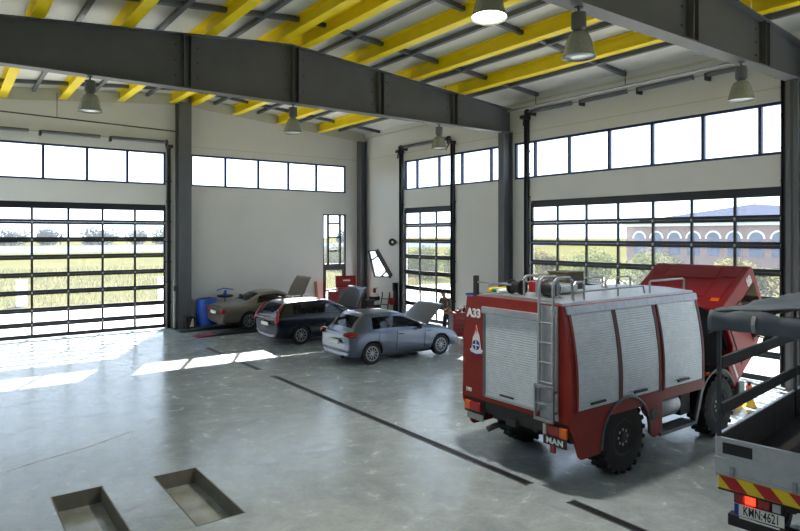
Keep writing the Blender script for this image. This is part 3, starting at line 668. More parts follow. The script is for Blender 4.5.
# side shutters and gutters, both sides
def curved_panel(x0, x1, z0, z1, sg, off, thick=.02):
    b = MB(); n = 14; vs = []
    for i in range(n + 1):
        z = z0 + (z1 - z0) * i / n; y = side_y(z, sg)
        for o_ in (off, off - thick):
            vs += [(x0, sg * (y + o_), z), (x1, sg * (y + o_), z)]
    fs = []
    for i in range(n):
        a = i * 4; c = a + 4
        fs += [(a, a + 1, c + 1, c), (a + 2, c + 2, c + 3, a + 3), (a, c, c + 2, a + 2), (a + 1, a + 3, c + 3, c + 1)]
    fs += [(0, 2, 3, 1), (n * 4, n * 4 + 1, n * 4 + 3, n * 4 + 2)]
    return b.add(vs, fs)
SHX = [(.15, 1.13), (1.23, 2.24), (2.42, 3.62)]
for sg in (-1, 1):
    for k, (a, c) in enumerate(SHX):
        s = curved_panel(a, c, 1.17, 2.54, sg, .008).build('side_shutter', M['shutter'], FT, smooth=25)
        for u in (a - .05, c): curved_panel(u, u + .05, 1.14, 2.56, sg, .014).build('shutter_guide', M['red'] if (k == 0 and u < a) else M['brownred'], s)
        cx_ = (a + c) / 2 - .05; y = sg * (HW + .03)
        MB().tube([(cx_ - .17, y, 1.24), (cx_ + .17, y, 1.24)], .02, 8).build('handle', M['black'], s)
    g = curved_panel(0.06, 3.7, 2.55, 2.66, sg, .03, .05); g.build('roof_gutter', M['galv'], FT, smooth=25)
    # lower skirt with wheel arch
    cx_, cz_, ra = 1.34, .55, .65
    arc = [(cx_ + ra * math.cos(a), cz_ + ra * math.sin(a)) for a in [math.pi * (1.02 - 1.04 * q / 16) for q in range(17)]]
    poly = [(.0, .99), (.0, .93), (.18, .50), (.22, .46), (cx_ - ra - .01, .46)] + arc + [(cx_ + ra + .12, .42), (2.28, .46), (2.34, .60), (2.34, .99), (2.34, 1.15), (0, 1.15)]
    y0, y1 = sorted((sg * (HW - .04), sg * (HW + .006)))
    sk = MB().prism(poly, 'y', y0, y1).build('skirt', M['red'], FT)
    rimv = MB(); rimv.tube([(p[0], sg * (HW + .012), p[1]) for p in arc], .022, 6); rimv.build('arch_lip', M['steel'], sk)
    MB().tube([(2.1, sg * (HW + .008), .80), (2.1, sg * (HW + .016), .80)], .1, 14).build('filler_recess', M['black'], sk)
    MB().box(2.34, 3.72, y0, y1, .985, 1.15).build('sill_beam', M['red'], FT)
    MB().hexa([(3.60, y0, 1.0), (3.70, y0, 1.0), (3.70, y1, 1.0), (3.60, y1, 1.0), (3.60, y0, 1.0), (3.70, y0, 1.0), (3.70, y1, 1.0), (3.60, y1, 1.0)]) if False else None
    MB().hexa([(3.38, y0, .40), (3.45, y0, .40), (3.45, y1, .40), (3.38, y1, .40), (3.62, y0, 1.0), (3.70, y0, 1.0), (3.70, y1, 1.0), (3.62, y1, 1.0)]).box(2.3, 3.45, y0, y1, .40, .455).build('step_frame', M['steel'], FT)
    MB().box(2.3, 3.45, sg * (HW - .28) if sg > 0 else -(HW), sg * HW if sg > 0 else -(HW - .28), .43, .445).build('step_tread', M['galv'], FT)
    # fuel tank and battery box in the right hand gap
    if sg > 0: continue
    tk = MB(); yy = sg * (HW - .25)
    tk.lathe([(.20, 2.42), (.21, 2.45), (.21, 2.98), (.20, 3.01)], (0, yy, .80), 'x', 20); tk.build('fuel_tank', M['galv'], FT, smooth=35)
    MB().box(3.08, 3.4, yy - .16, yy + .16, .58, .96).build('battery_box', M['dark'], FT, bevel=.015)
MB().tube([(3.78, -HW + .02, 1.22), (3.84, -HW - .02, 1.22)], .03, 8).build('side_marker', M['lamp_orange'], FT)
# rear face
s = MB().box(-.012, .0, -.52, .57, 1.10, 2.42).build('rear_shutter', M['shutter'], FT)
MB().box(-.02, .0, .57, .63, 1.06, 2.5).build('shutter_guide', M['steel'], s); MB().box(-.02, .0, -.56, -.52, 1.06, 2.5).build('shutter_guide', M['steel'], s)
MB().box(-.045, .0, -.56, .64, 2.42, 2.53).build('shutter_box', M['alu'], s, bevel=.01)
MB().box(-.03, 0, -.52, .57, 1.06, 1.10).build('bottom_bar', M['alu'], s)
MB().tube([(-.04, -.06, 1.16), (-.05, .0, 1.165), (-.05, .16, 1.165), (-.04, .22, 1.16)], .018, 8).build('handle', M['black'], s)
MB().box(-.012, 0, -.9, -.57, 1.0, 2.66).build('ladder_backing', M['alu'], FT)
lad = MB()
for y in (-.60, -.86):
    lad.tube([(-.07, y, 1.12), (-.07, y, 2.95), (-.04, y, 3.03), (.03, y, 3.07), (.30, y, 3.07), (.36, y, 3.02), (.37, y, 2.74)], .022, 8)
lad = lad.build('ladder_rail', M['galv'], FT, smooth=35)
for q in range(6): MB().tube([(-.07, -.60, 1.25 + .29 * q), (-.07, -.86, 1.25 + .29 * q)], .016, 8).build('ladder_rung', M['galv'], lad)
g = MB().box(-.13, -.09, -.575, -.545, .98, 1.5).box(-.13, -.09, -.905, -.875, .98, 1.5).box(-.13, -.09, -.9, -.55, 1.46, 1.5).box(-.13, -.09, -.9, -.55, .98, 1.02).box(-.125, -.1, -.9, -.55, 1.22, 1.25)
for z in (1.1, 1.4): g.box(-.10, 0, -.60, -.57, z, z + .03).box(-.10, 0, -.89, -.86, z, z + .03)
g.build('folding_step', M['galv'], FT)
RT = (R(90), 0, R(-90))
text_mesh('A33', .195, 'unit_number', M['white'], FT, (-.006, .86, 2.39), RT, bold=.008)
text_mesh('190', .09, 'small_number', M['white'], FT, (-.006, .98, 1.10), RT, bold=.002)
# flame shaped service badge
def rear_poly(pts, cy_, cz_, x0, x1): return MB().prism([(cy_ - u, cz_ + w) for u, w in pts], 'x', x0, x1)
em = rear_poly([(0, .27), (.03, .17), (.07, .10), (.09, -.02), (.11, -.12), (.15, -.14), (.13, -.19), (0, -.21), (-.13, -.19), (-.15, -.14), (-.11, -.12), (-.09, -.02), (-.08, .06), (-.04, .12), (-.02, .2)], .80, 1.93, -.008, 0).build('badge', M['white'], FT)
rear_poly([(.085 * math.cos(a), -.06 + .085 * math.sin(a)) for a in [2 * math.pi * q / 20 for q in range(20)]], .80, 1.93, -.012, -.004).build('badge_disc', M['bluedeep'], em)
rear_poly([(-.075, -.05), (-.075, -.07), (.075, -.07), (.075, -.05)], .80, 1.93, -.015, -.006).add(*[(m.v, m.f) for m in [rear_poly([(-.01, .015), (-.01, -.135), (.01, -.135), (.01, .015)], .80, 1.93, -.015, -.006)]][0]).build('badge_cross', M['white'], em)
rear_poly([(-.15, -.155), (-.12, -.2), (0, -.222), (.12, -.2), (.15, -.155), (.12, -.185), (0, -.205), (-.12, -.185)], .80, 1.93, -.012, -.004).build('badge_ribbon', M['bluedeep'], em)
rear_poly([(0, .27), (.03, .17), (.02, .12), (0, .2), (-.02, .13), (-.02, .2)], .80, 1.93, -.012, -.004).build('badge_flame', M['lamp_orange'], em)
# rear lower corners, lamps, plates
for sg in (-1, 1):
    y0, y1 = (sg * .62, sg * (HW - .02)) if sg > 0 else (-(HW - .02), -.62)
    MB().box(.02, .10, y0, y1, .72, .98).build('lamp_bracket', M['black'], FT)
    l_ = MB().box(-.03, .02, (sg * .70) if sg > 0 else -.93, (sg * .93) if sg > 0 else -.70, .77, .92).build('tail_lamp', M['lamp_red'], FT, bevel=.01)
    ya, yb = (.93, 1.06) if sg > 0 else (-1.06, -.93)
    MB().box(-.03, .02, ya, yb, .77, .92).build('indicator', M['lamp_orange'], FT, bevel=.01)
MB().box(-.035, .02, -.69, -.64, .74, .92).build('reverse_lamp', M['lamp_clear'], FT)
pl = MB().box(-.05, -.035, -1.08, -.66, .64, .77).build('name_plate', M['black'], FT)
text_mesh('MAN', .115, 'plate_lettering', M['white'], pl, (-.052, -.87, .705), RT, bold=.004, space=1.1, sx=1.15)
pl = MB().box(-.045, -.03, .60, .98, .64, .74).build('number_plate', M['galv'], FT)
MB().box(-.02, .02, -.84, -.76, .52, .63).build('mud_reflector', M['lamp_red'], FT)
# chassis
ch = MB()
for sg in (-1, 1): ch.box(.05, 5.5, sg * .42 - .04, sg * .42 + .04, .72, .94)
for x in (.1, 1.0, 1.9, 2.9, 3.9, 5.3): ch.box(x - .05, x + .05, -.42, .42, .74, .9)
ch.build('chassis_frame', M['dark'], FT)
MB().box(.03, .14, -.62, .62, .78, .97).box(-.04, .05, -.1, .1, .72, .82).build('tow_beam', M['dark'], FT)
MB().box(.02, 3.7, -1.05, 1.05, .95, .985).build('subfloor', M['dark'], FT)
ax = MB()
for x in (1.34, 4.34):
    ax.tube([(x, -.95, .53), (x, .95, .53)], .075, 10).lathe([(.001, -.2), (.14, -.16), (.2, 0), (.14, .16), (.001, .2)], (x, .05, .53), 'x', 14)
    for sg in (-1, 1):
        pts = [(x + .55 * q, sg * .5, .60 + .12 * (q * q)) for q in (-1, -.6, -.2, .2, .6, 1)]
        ax.tube(pts, .045, 6)
ax.build('axle', M['dark'], FT, smooth=35)
MB().tube([(1.3, .05, .55), (3.0, .05, .68), (4.2, .05, .56)], .045, 8).box(2.4, 3.1, -.22, .25, .52, .8).build('drive_shaft', M['dark'], FT)
MB().tube([(1.7, .35, .58), (.5, .40, .6), (.1, .45, .6), (-.04, .5, .55)], .05, 8).lathe([(.12, 1.8), (.13, 1.85), (.13, 2.3), (.12, 2.35)], (0, .35, .6), 'x', 12).build('exhaust', M['dark'], FT)
en = MB().box(3.95, 4.95, -.34, .34, .75, 1.45).box(4.05, 4.8, -.22, .22, 1.45, 1.62).box(3.85, 4.0, -.3, .3, 1.0, 1.5).tube([(4.0, -.36, 1.2), (4.9, -.36, 1.25)], .07, 8).tube([(4.2, .36, 1.2), (4.9, .38, 1.0)], .08, 8).build('engine', M['dark'], FT, bevel=.02)
MB().box(3.76, 3.9, -.95, .95, .98, 2.2).box(3.9, 4.15, -.85, -.5, 1.0, 1.9).box(3.9, 4.1, .4, .85, 1.0, 1.9).build('engine_bulkhead', M['black'], FT)
MB().prism([(3.92, 1.05), (3.92, 2.42), (4.50, 2.22), (4.93, 1.58), (4.93, 1.25), (4.2, 1.25)], 'y', -.88, .88).build('engine_cover', M['cover'], FT)
MB().box(5.2, 5.45, -1.05, 1.05, .55, .85).build('front_bumper', M['steel'], FT, bevel=.03)
for sg in (-1, 1):
    cx_, cz_ = 4.34, .55
    arc = [(cx_ + .66 * math.cos(a), cz_ + .66 * math.sin(a)) for a in [math.pi * (.97 - .8 * q / 12) for q in range(13)]]
    arc2 = [(cx_ + .70 * math.cos(a), cz_ + .70 * math.sin(a)) for a in [math.pi * (.17 + .8 * q / 12) for q in range(13)]]
    ya, yb = sorted((sg * .72, sg * 1.08))
    MB().prism(arc + arc2, 'y', ya, yb).build('mudguard', M['black'], FT)
for x in (1.34, 4.34):
    for sg in (-1, 1): tyre_wheel(FT, 'wheel', (x, sg * .93, .56), .545, .34, sg, .28, lugs=22, rim_mat='dark')
# tilted cab (own frame: x from rear wall to front, z from cab floor to roof)
cab_prof = [(0, 0), (0, 1.40), (.03, 1.47), (.10, 1.5), (1.22, 1.5), (1.30, 1.46), (1.52, .80), (1.58, .70), (1.60, -.36), (1.02, -.36), (.94, -.06), (.86, 0)]
cab = MB().prism(cab_prof, 'y', -1.0, 1.0).build('cab', M['redcab'], FT, loc=(4.58, 0, 2.30), rot=(0, R(57), 0), bevel=.025)
g = MB()
for ya, yb, za, zb in ((-.88, -.62, 1.02, 1.30), (.62, .88, 1.02, 1.30), (-.5, .5, .95, 1.33), (-.52, -.06, .35, .8), (.06, .52, .35, .8), (-.86, -.6, .3, .85), (.6, .86, .3, .85)):
    g.box(-.012, .0, ya, yb, za, zb)
g.build('rear_wall_pressing', M['redcab'], cab, bevel=.006)
MB().box(-.02, 0, -.86, -.70, .22, .32).build('marker_lamp', M['lamp_orange'], cab)
for sg in (-1, 1):
    ya, yb = sorted((sg * .995, sg * 1.008))
    MB().prism([(.34, .72), (.34, 1.36), (1.12, 1.36), (1.34, .72)], 'y', ya, yb).build('side_window', M['carglass'], cab)
    ya, yb = sorted((sg * 1.0, sg * 1.012))
    MB().box(.30, 1.40, ya, yb, .08, .10).box(.30, .32, ya, yb, -.0, .68).build('door_seam', M['black'], cab)
    MB().box(.95, 1.5, ya, yb, -.22, -.17).build('side_stripe', M['white'], cab)
    MB().tube([(1.35, sg * 1.0, .9), (1.45, sg * 1.18, .95), (1.45, sg * 1.18, 1.2)], .015, 6).box(1.40, 1.44, sg * 1.18 - .08, sg * 1.18 + .08, .85, 1.25).build('mirror', M['black'], cab)
    MB().box(.36, .5, *sorted((sg * 1.0, sg * 1.03)), .52, .56).build('door_handle', M['black'], cab)
text_mesh('S8', .24, 'side_badge', M['white'], cab, (.20, -1.006, 1.20), (R(90), 0, 0), bold=.01, space=.7)
MB().add([(1.30 + .006, -.85, 1.42), (1.30 + .006, .85, 1.42), (1.50 + .012, .85, .84), (1.50 + .012, -.85, .84)], [(0, 1, 2, 3)]).build('windscreen', M['carglass'], cab)
MB().box(.05, .95, -.9, .9, -.05, .0).build('cab_floor', M['black'], cab)
MB().tube([(4.35, -.5, 1.1), (4.9, -.6, 2.0)], .03, 8).tube([(4.35, .5, 1.1), (4.9, .6, 2.0)], .03, 8).build('tilt_ram', M['galv'], FT)
# roof gear fixed to the truck
g = MB(); y = -.84
g.tube([(.42, y, 2.72), (.42, y, 2.94), (.47, y, 2.99), (.62, y, 2.99), (.67, y, 2.94), (.67, y, 2.72)], .018, 8)
g.tube([(.45, y, 2.84), (1.55, y, 2.85), (2.26, y, 2.85), (2.30, y, 2.73)], .016, 8).tube([(1.55, y, 2.72), (1.55, y, 2.85)], .014, 8)
g.tube([(2.46, y, 2.72), (2.46, y, 2.90), (2.5, y, 2.92), (3.5, y, 2.92), (3.56, y, 2.90), (3.56, y, 2.72)], .018, 8)
g.build('roof_rail', M['galv'], FT, smooth=35)
g = MB()
g.tube([(.3, .80, 2.72), (.3, .80, 2.86), (1.2, .82, 2.86), (3.5, .82, 2.86), (3.5, .82, 2.72)], .016, 8).tube([(1.6, .82, 2.72), (1.6, .82, 2.86)], .014, 8)
g.tube([(2.9, .1, 2.74), (2.9, .1, 2.88), (2.95, .1, 2.92), (3.3, .1, 2.92), (3.34, .1, 2.88), (3.34, .1, 2.74)], .016, 8)
g.build('roof_rail', M['galv'], FT, smooth=35)
MB().box(.03, .10, .84, .91, 2.64, 3.02).build('corner_post', M['black'], FT)
MB().box(.06, .09, .1, .84, 2.90, 2.925).build('rear_rail', M['galv'], FT)
MB().lathe([(.12, 0), (.12, .03), (.05, .03), (.05, .22), (.12, .22), (.12, .25)], (.3, .05, 2.86), 'y', 16).lathe([(.095, .04), (.095, .21)], (.3, .05, 2.86), 'y', 14).build('hose_reel', M['black'], FT, smooth=35)
MB().tube([(.25, -.02, 2.74), (.25, -.02, 3.02), (.3, -.02, 3.05), (.55, -.02, 3.05), (.6, -.02, 3.02), (.6, -.02, 2.74)], .02, 8).tube([(.25, -.28, 2.74), (.25, -.28, 3.0), (.3, -.28, 3.03), (.55, -.28, 3.03), (.6, -.28, 3.0), (.6, -.28, 2.74)], .02, 8).build('pump_cradle', M['galv'], FT, smooth=35)
MB().box(.3, .55, -.25, -.06, 2.80, 2.97).build('pump_motor', M['toolred'], FT, bevel=.02)
MB().lathe([(.11, -.12), (.13, -.08), (.13, .08), (.11, .12)], (.42, -.40, 2.87), 'y', 16).build('roof_canister', M['black'], FT, smooth=35)
b = MB()
for k, (m_, y) in enumerate(((0, .72), (1, .62), (2, .5))):
    b.tube([(.2, y, 2.78), (.9, y + .02, 2.78), (1.5, y, 2.78)], .035, 8, mi=k)
b.build('suction_hose', [M['stripe_yellow'], mat('green_hose', (60, 120, 60), .5), M['white']], FT, smooth=35)
tk = MB().box(1.35, 1.80, .0, .42, 2.765, 3.05).build('roof_box', M['olive'], FT, bevel=.012); MB().box(1.34, 1.81, -.01, .43, 3.05, 3.07).build('lid', M['olive'], tk); MB().box(1.33, 1.35, .15, .27, 2.9, 2.98).build('hasp', M['black'], tk)
MB().box(.75, 1.25, -.3, .25, 2.76, 2.90).build('roof_locker', M['alu'], FT, bevel=.03)
MB().tube([(.72, .35, 2.76), (.72, .35, 3.0), (.76, .35, 3.02), (1.3, .35, 3.02)], .014, 8).build('handrail', M['galv'], FT)
MB().lathe([(.05, 2.765), (.06, 2.80), (.03, 2.86), (.05, 2.9), (.02, 2.95)], (2.25, -.1, 0), 'z', 12).build('roof_nozzle', M['chrome'], FT, smooth=35)

# ------------------------------------------------------------------ covered flatbed truck (local: x forward, y left, origin below the rear left corner)
TT = thing('flatbed_truck', 'flatbed truck with open tilt frame and rolled grey tarpaulin roof', 'truck', (7.0, 3.54, 0), R(7))
TW, TL = 2.2, 4.3
MB().box(0, TL, -TW, 0, 1.03, 1.08).build('bed_floor', M['wood'], TT)
tg = MB().box(-.035, .0, -TW, 0, 1.05, 1.46).box(-.045, -.035, -TW, 0, 1.42, 1.46).box(-.05, -.035, -TW, 0, 1.17, 1.24).box(-.045, -.035, -TW, 0, 1.05, 1.08).build('tailgate', M['alu'], TT)
MB().box(-.042, -.034, -.38, -.08, 1.29, 1.41).build('dark_panel', M['black'], tg)
for y in (-.18, -.78, -1.45): MB().box(-.07, -.045, y - .02, y + .02, 1.06, 1.16).build('latch', M['galv'], tg)
sg_ = MB().box(0, TL, -.03, 0, 1.05, 1.46)
sg_.build('side_gate', M['wood'], TT); MB().box(0, TL, -.005, .006, 1.42, 1.47).box(0, TL, -.032, .006, 1.46, 1.475).build('gate_rail', M['alu'], TT)
MB().box(0, TL, -TW, -TW + .03, 1.05, 1.46).build('side_gate', M['wood'], TT)
MB().box(TL - .04, TL, -TW, 0, 1.05, 1.9).build('headboard', M['wood'], TT)
for y in (-.03, -TW + .03):
    for k, x in enumerate((.0, 2.9, TL - .04)): MB().box(x - .022, x + .022, y - .02, y + .02, 1.0, 2.72).build('frame_post', M['steel_dark'], TT)
    for z in (1.68, 2.20): MB().box(.05, TL, y - .018, y + .018, z, z + .13).build('side_board', M['dark'], TT)
for x in (0.0, 1.45, 2.9, TL - .04): MB().tube([(x, -.03, 2.72), (x, -.5, 2.80), (x, -TW / 2, 2.84), (x, -TW + .5, 2.80), (x, -TW + .03, 2.72)], .02, 8).build('roof_bow', M['steel_dark'], TT)
# chevron board
bd = MB().box(-.03, .01, -TW + .02, -.02, .90, 1.04).build('chevron_board', M['stripe_yellow'], TT)
c = MB(); y = -.04
while y > -1.35:
    a0, a1 = y, y - .17
    c.hexa([(-.036, a0 - .0, 1.035), (-.036, a1, 1.035), (-.028, a1, 1.035), (-.028, a0, 1.035), (-.036, a0 - .12, .905), (-.036, a1 - .12, .905), (-.028, a1 - .12, .905), (-.028, a0 - .12, .905)]); y -= .34
c.build('red_stripe', M['stripe_red'], bd)
MB().box(-.036, -.028, -.035, -.02, .905, 1.035).box(-.037, -.027, -1.75, -1.5, .905, 1.035).build('white_panel', M['white'], bd)
text_mesh('L 2', .1, 'panel_lettering', M['bluedeep'], bd, (-.038, -1.62, .97), RT, bold=.002)
MB().box(.0, .10, -TW + .02, -.02, .865, .90).build('rear_crossbar', M['black'], TT)
MB().box(.15, .22, -.63, -.13, .70, .85).build('lamp_housing', M['black'], TT, bevel=.01)
MB().box(.135, .155, -.24, -.15, .72, .835).build('tail_lamp', M['lamp_red'], TT, bevel=.008)
MB().box(.135, .155, -.50, -.38, .72, .835).build('tail_lamp', M['lamp_red'], TT, bevel=.008)
MB().box(.132, .155, -.355, -.25, .725, .84).build('lit_tail_lamp', M['lamp_lit'], TT, bevel=.03)
MB().box(.135, .155, -.60, -.52, .72, .835).build('reverse_lamp', M['lamp_clear'], TT, bevel=.008)
MB().box(.10, .15, -.45, -.20, .852, .862).build('reflection_sliver', M['chrome'], TT)  # chrome sliver stands in for a bright reflection above the lamps
pl = MB().box(.115, .125, -.64, -.15, .59, .715).build('number_plate', M['plate'], TT)
MB().box(.111, .115, -.195, -.15, .59, .715).build('plate_band', M['bluedeep'], pl)
text_mesh('KMN:4621', .14, 'plate_lettering', M['black'], pl, (.113, -.418, .652), RT, depth=.002, bold=.0015, space=1.04, sx=.56)
MB().box(.12, .24, -.90, -.08, .45, .575).build('rear_bumper', M['black'], TT)
MB().box(.112, .12, -.60, -.2, .56, .58).build('bumper_strip', M['chrome'], TT)
c = MB()
for y in (-.7, -1.5): c.box(.1, 6.4, y - .05, y + .05, .78, 1.0)
for x in (.35, 1.6, 3.2, 5.4): c.box(x - .05, x + .05, -1.5, -.7, .8, .98)
for x in (1.25, 5.1): c.tube([(x, -1.95, .42), (x, -.25, .42)], .06, 8).box(x - .5, x + .5, -.78, -.7, .5, .62).box(x - .5, x + .5, -1.5, -1.42, .5, .62).box(x - .06, x + .06, -1.5, -.7, .36, .8)
c.build('chassis_frame', M['dark'], TT)
for x in (1.25, 5.1):
    for y, s_ in ((-.22, 1), (-TW + .22, -1)): tyre_wheel(TT, 'wheel', (x, y, .42), .42, .26, s_, .24, rim_mat='alu')
cb = MB().prism([(TL + .1, .55), (TL + .1, 2.25), (TL + .2, 2.38), (5.5, 2.36), (6.15, 1.5), (6.3, 1.2), (6.3, .5), (5.62, .5), (5.55, .85), (5.3, .98), (4.9, .98), (4.65, .85), (4.58, .55)], 'y', -TW + .1, -.1).build('cab', M['white'], TT, bevel=.04)
MB().prism([(4.7, 1.45), (4.7, 2.1), (5.4, 2.1), (5.85, 1.45)], 'y', -.1, -.09).build('side_window', M['carglass'], cb)
# tarpaulin: roof sheet, hanging valance on the side and a lumpy rear roll
def wrinkle(p, a=.012): return Vector((p[0] + a * math.sin(9 * p[1] + 4 * p[2]), p[1] + a * math.sin(7 * p[0] + 3 * p[2]), p[2] + a * math.sin(6 * p[0] + 5 * p[1]) + .6 * a * math.sin(17 * p[0] - 11 * p[1])))
b = MB(); nx, ny = 40, 30; vs = []
path = [(.05, 2.60), (.06, 2.70), (.055, 2.80), (.0, 2.86)] + [(-TW * q / ny, 2.86 + .07 * math.sin(math.pi * q / ny)) for q in range(1, ny)] + [(-TW, 2.86), (-TW - .055, 2.8), (-TW - .06, 2.7), (-TW - .05, 2.6)]
for i in range(nx + 1):
    x = -.06 + (TL + .1) * i / nx
    for (y, z) in path: vs.append(wrinkle((x, y, z + (.012 * math.cos(2 * math.pi * x / 1.45) if z > 2.82 else 0))))
n = len(path); fs = [(i * n + k, i * n + k + 1, (i + 1) * n + k + 1, (i + 1) * n + k) for i in range(nx) for k in range(n - 1)]
tp = b.add(vs, fs).build('tarpaulin', M['canvas'], TT, smooth=True)
so = tp.modifiers.new('solid', 'SOLIDIFY'); so.thickness = .012
b = MB(); vs = []; ns = 16; ny = 46
for i in range(ny + 1):
    y = .04 - (TW + .08) * i / ny
    r1 = .09 + .006 * math.sin(11 * y) + .005 * math.sin(23 * y + 1)
    for k in range(ns):
        a = 2 * math.pi * k / ns; rr = r1 * (1 + .07 * math.sin(3 * a + 8 * y) + .05 * math.sin(5 * a))
        vs.append((-.06 + rr * .7 * math.cos(a), y, 2.75 - .008 * math.sin(5 * y) + rr * 1.25 * math.sin(a)))
fs = [(i * ns + k, i * ns + (k + 1) % ns, (i + 1) * ns + (k + 1) % ns, (i + 1) * ns + k) for i in range(ny) for k in range(ns)] + [list(range(ns)), [ny * ns + k for k in range(ns)]]
rl = b.add(vs, fs).build('tarpaulin_roll', M['canvas'], TT, smooth=True)
for y in (-.42, -1.3): MB().lathe([(.104, -.02), (.105, .02)], (0, 0, 0), 'y', 16).build('strap', M['galv'], rl, loc=(-.05, y, 2.75))

# ------------------------------------------------------------------ cars (local: x forward from the rear bumper, y left)
def make_car(name, label, cat, loc, rz, Lc, Wd, st, glass_rear, glass_side, glass_front, hood, wheels, wr, paint, hinge_ang, spokes=14, group=None):
    """st: stations (xl, xb, xt, zb, zs, zt, wl, wb, wt); the *_ arguments name the station intervals"""
    t = thing(name, label, cat, loc, rz, group)
    h = Wd / 2; rows = []
    for xl, xb, xt, zb, zs, zt, wl, wb, wt in st:
        rows.append([(xl, 0, zb), (xl, .80 * h * wl, zb), (xl, .97 * h * wl, zb + .12), (xl, h * wl, zb + (zs - zb) * .6), (xb, h * wb, zs - .03), (xb, h * wb * .96, zs + .015),
                     (xt, h * wt, zt - .075 if zt - zs > .2 else zt - .02), (xt, h * wt * .88, zt - .02 if zt - zs > .2 else zt - .008), (xt, h * wt * .45, zt), (xt, 0, zt + .008)])
    vs = []; fs = []; mi = []; n = 10; S_ = len(st); ring = 2 * n - 2
    def ridx(i, k):   # ring index: right side 0..9, then left side 8..1
        return i * ring + (k % ring)
    for r in rows:
        vs += [(x, -y, z) for x, y, z in r] + [(x, y, z) for x, y, z in r[8:0:-1]]
    def klass(i, j):
        if i in glass_rear and j in (7, 8): return 1
        if i in glass_front and j in (7, 8): return 1
        if i in glass_side and j == 5: return 1
        if i in hood and j in (6, 7, 8): return 2
        return 0
    for i in range(S_ - 1):
        for k in range(ring):
            j = k if k < 9 else ring - 1 - k
            fs.append((ridx(i, k), ridx(i + 1, k), ridx(i + 1, k + 1), ridx(i, k + 1))); mi.append(klass(i, j))
    for i in (0, S_ - 1):
        for j in range(9):
            l0, l1 = (ring - j) % ring, ring - j - 1
            f = [ridx(i, j), ridx(i, j + 1), ridx(i, l1), ridx(i, l0)]; f = list(dict.fromkeys(f))
            if len(f) > 2: fs.append(f); mi.append(0)
    me = bpy.data.meshes.new('body_cage'); me.from_pydata(vs, [], fs)
    bm = bmesh.new(); bm.from_mesh(me); bmesh.ops.recalc_face_normals(bm, faces=bm.faces); bm.to_mesh(me); bm.free()
    mats = [M[paint], M['carglass'], M[paint], M['black']]
    for m_ in mats: me.materials.append(m_)
    me.polygons.foreach_set('material_index', mi)
    tmp = bpy.data.objects.new('body_cage', me); COL.objects.link(tmp)
    ss = tmp.modifiers.new('s', 'SUBSURF'); ss.levels = 2
    cut = MB()
    for x in wheels:
        for sg in (-1, 1): cut.lathe([(wr * 1.14, -.14), (wr * 1.14, .22)], (x, sg * (h - .10), wr), 'y', 28, mi=3)
    cu = cut.build('arch_cutter', mats)
    bo = tmp.modifiers.new('b', 'BOOLEAN'); bo.object = cu; bo.operation = 'DIFFERENCE'; bo.solver = 'EXACT'
    bpy.context.view_layer.update(); dg = bpy.context.evaluated_depsgraph_get()
    full = bpy.data.meshes.new_from_object(tmp.evaluated_get(dg))
    bpy.data.objects.remove(tmp); bpy.data.objects.remove(cu)
    def split(name_, keep, mlist, parent, shift=(0, 0, 0), rot=None):
        bm = bmesh.new(); bm.from_mesh(full)
        bmesh.ops.delete(bm, geom=[f for f in bm.faces if f.material_index not in keep or not keep[f.material_index](f)], context='FACES')
        for f in bm.faces: f.material_index = 0 if f.material_index != 3 else 1; f.smooth = f.material_index == 0
        for v in bm.verts: v.co -= Vector(shift)
        m2 = bpy.data.meshes.new(name_); bm.to_mesh(m2); bm.free()
        for m_ in mlist: m2.materials.append(m_)
        if not len(m2.polygons): return None
        ob = bpy.data.objects.new(name_, m2); COL.objects.link(ob); ob.parent = parent; ob.location = shift
        if rot: ob.rotation_euler = rot
        return ob
    yes = lambda f: True
    body_ = split('body', {0: yes, 3: yes}, [M[paint], M['black']], t)
    xm = Lc * .5
    split('rear_window', {1: lambda f: f.calc_center_median().x < st[max(glass_rear) + 1][2] + .02 and abs(f.normal.y) < .55}, [M['carglass']], t)
    split('windscreen', {1: lambda f: f.calc_center_median().x > xm and abs(f.normal.y) < .55}, [M['carglass']], t)
    for sg in (-1, 1): split('side_window', {1: lambda f: abs(f.normal.y) >= .55 and f.normal.y * sg > 0}, [M['carglass']], t)
    hx, hz = st[min(hood)][2], st[min(hood)][5]
    hd = split('bonnet', {2: yes}, [M[paint]], t, (hx + .02, 0, hz), (0, R(-hinge_ang), 0))
    so = hd.modifiers.new('solid', 'SOLIDIFY'); so.thickness = .03; so.offset = -1
    hd.data.materials.append(M['hoodlining']); so.material_offset = 1
    x1 = st[max(hood) + 1][2]; zf = st[max(hood) + 1][5]
    MB().tube([(hx + .5, .55, hz - .1), (hx + .5 * math.cos(R(hinge_ang)) * 1.1, .55, hz + .5 * math.sin(R(hinge_ang)) * 1.05)], .008, 6).build('bonnet_stay', M['steel'], t)
    MB().box(hx - .05, x1 - .02, -h * .72, h * .72, .35, zf - .16).box(hx + .25, x1 - .25, -.28, .25, zf - .16, zf - .06).box(hx + .1, hx + .3, -.5, -.3, zf - .16, zf - .02).tube([(hx + .2, .3, zf - .1), (x1 - .2, .35, zf - .12)], .05, 8).build('engine_bay', M['dark'], t, bevel=.015)
    # cabin: seats and dash
    xs0 = st[min(glass_side)][1]
    c = MB()
    for x in (hx - 1.1, hx - 1.62):
        for y in (-.36, .36):
            c.box(x - .25, x + .25, y - .24, y + .24, .42, .55).hexa([(x - .36, y - .24, .5), (x - .22, y - .24, .5), (x - .22, y + .24, .5), (x - .36, y + .24, .5), (x - .52, y - .2, 1.08), (x - .42, y - .2, 1.08), (x - .42, y + .2, 1.08), (x - .52, y + .2, 1.08)])
            c.box(x - .54, x - .46, y - .11, y + .11, 1.1, 1.26)
    c.build('seat', M['seat'], t, bevel=.03)
    MB().box(hx - .5, hx - .12, -h * .8, h * .8, .62, .86).build('dashboard', M['black'], t, bevel=.04)
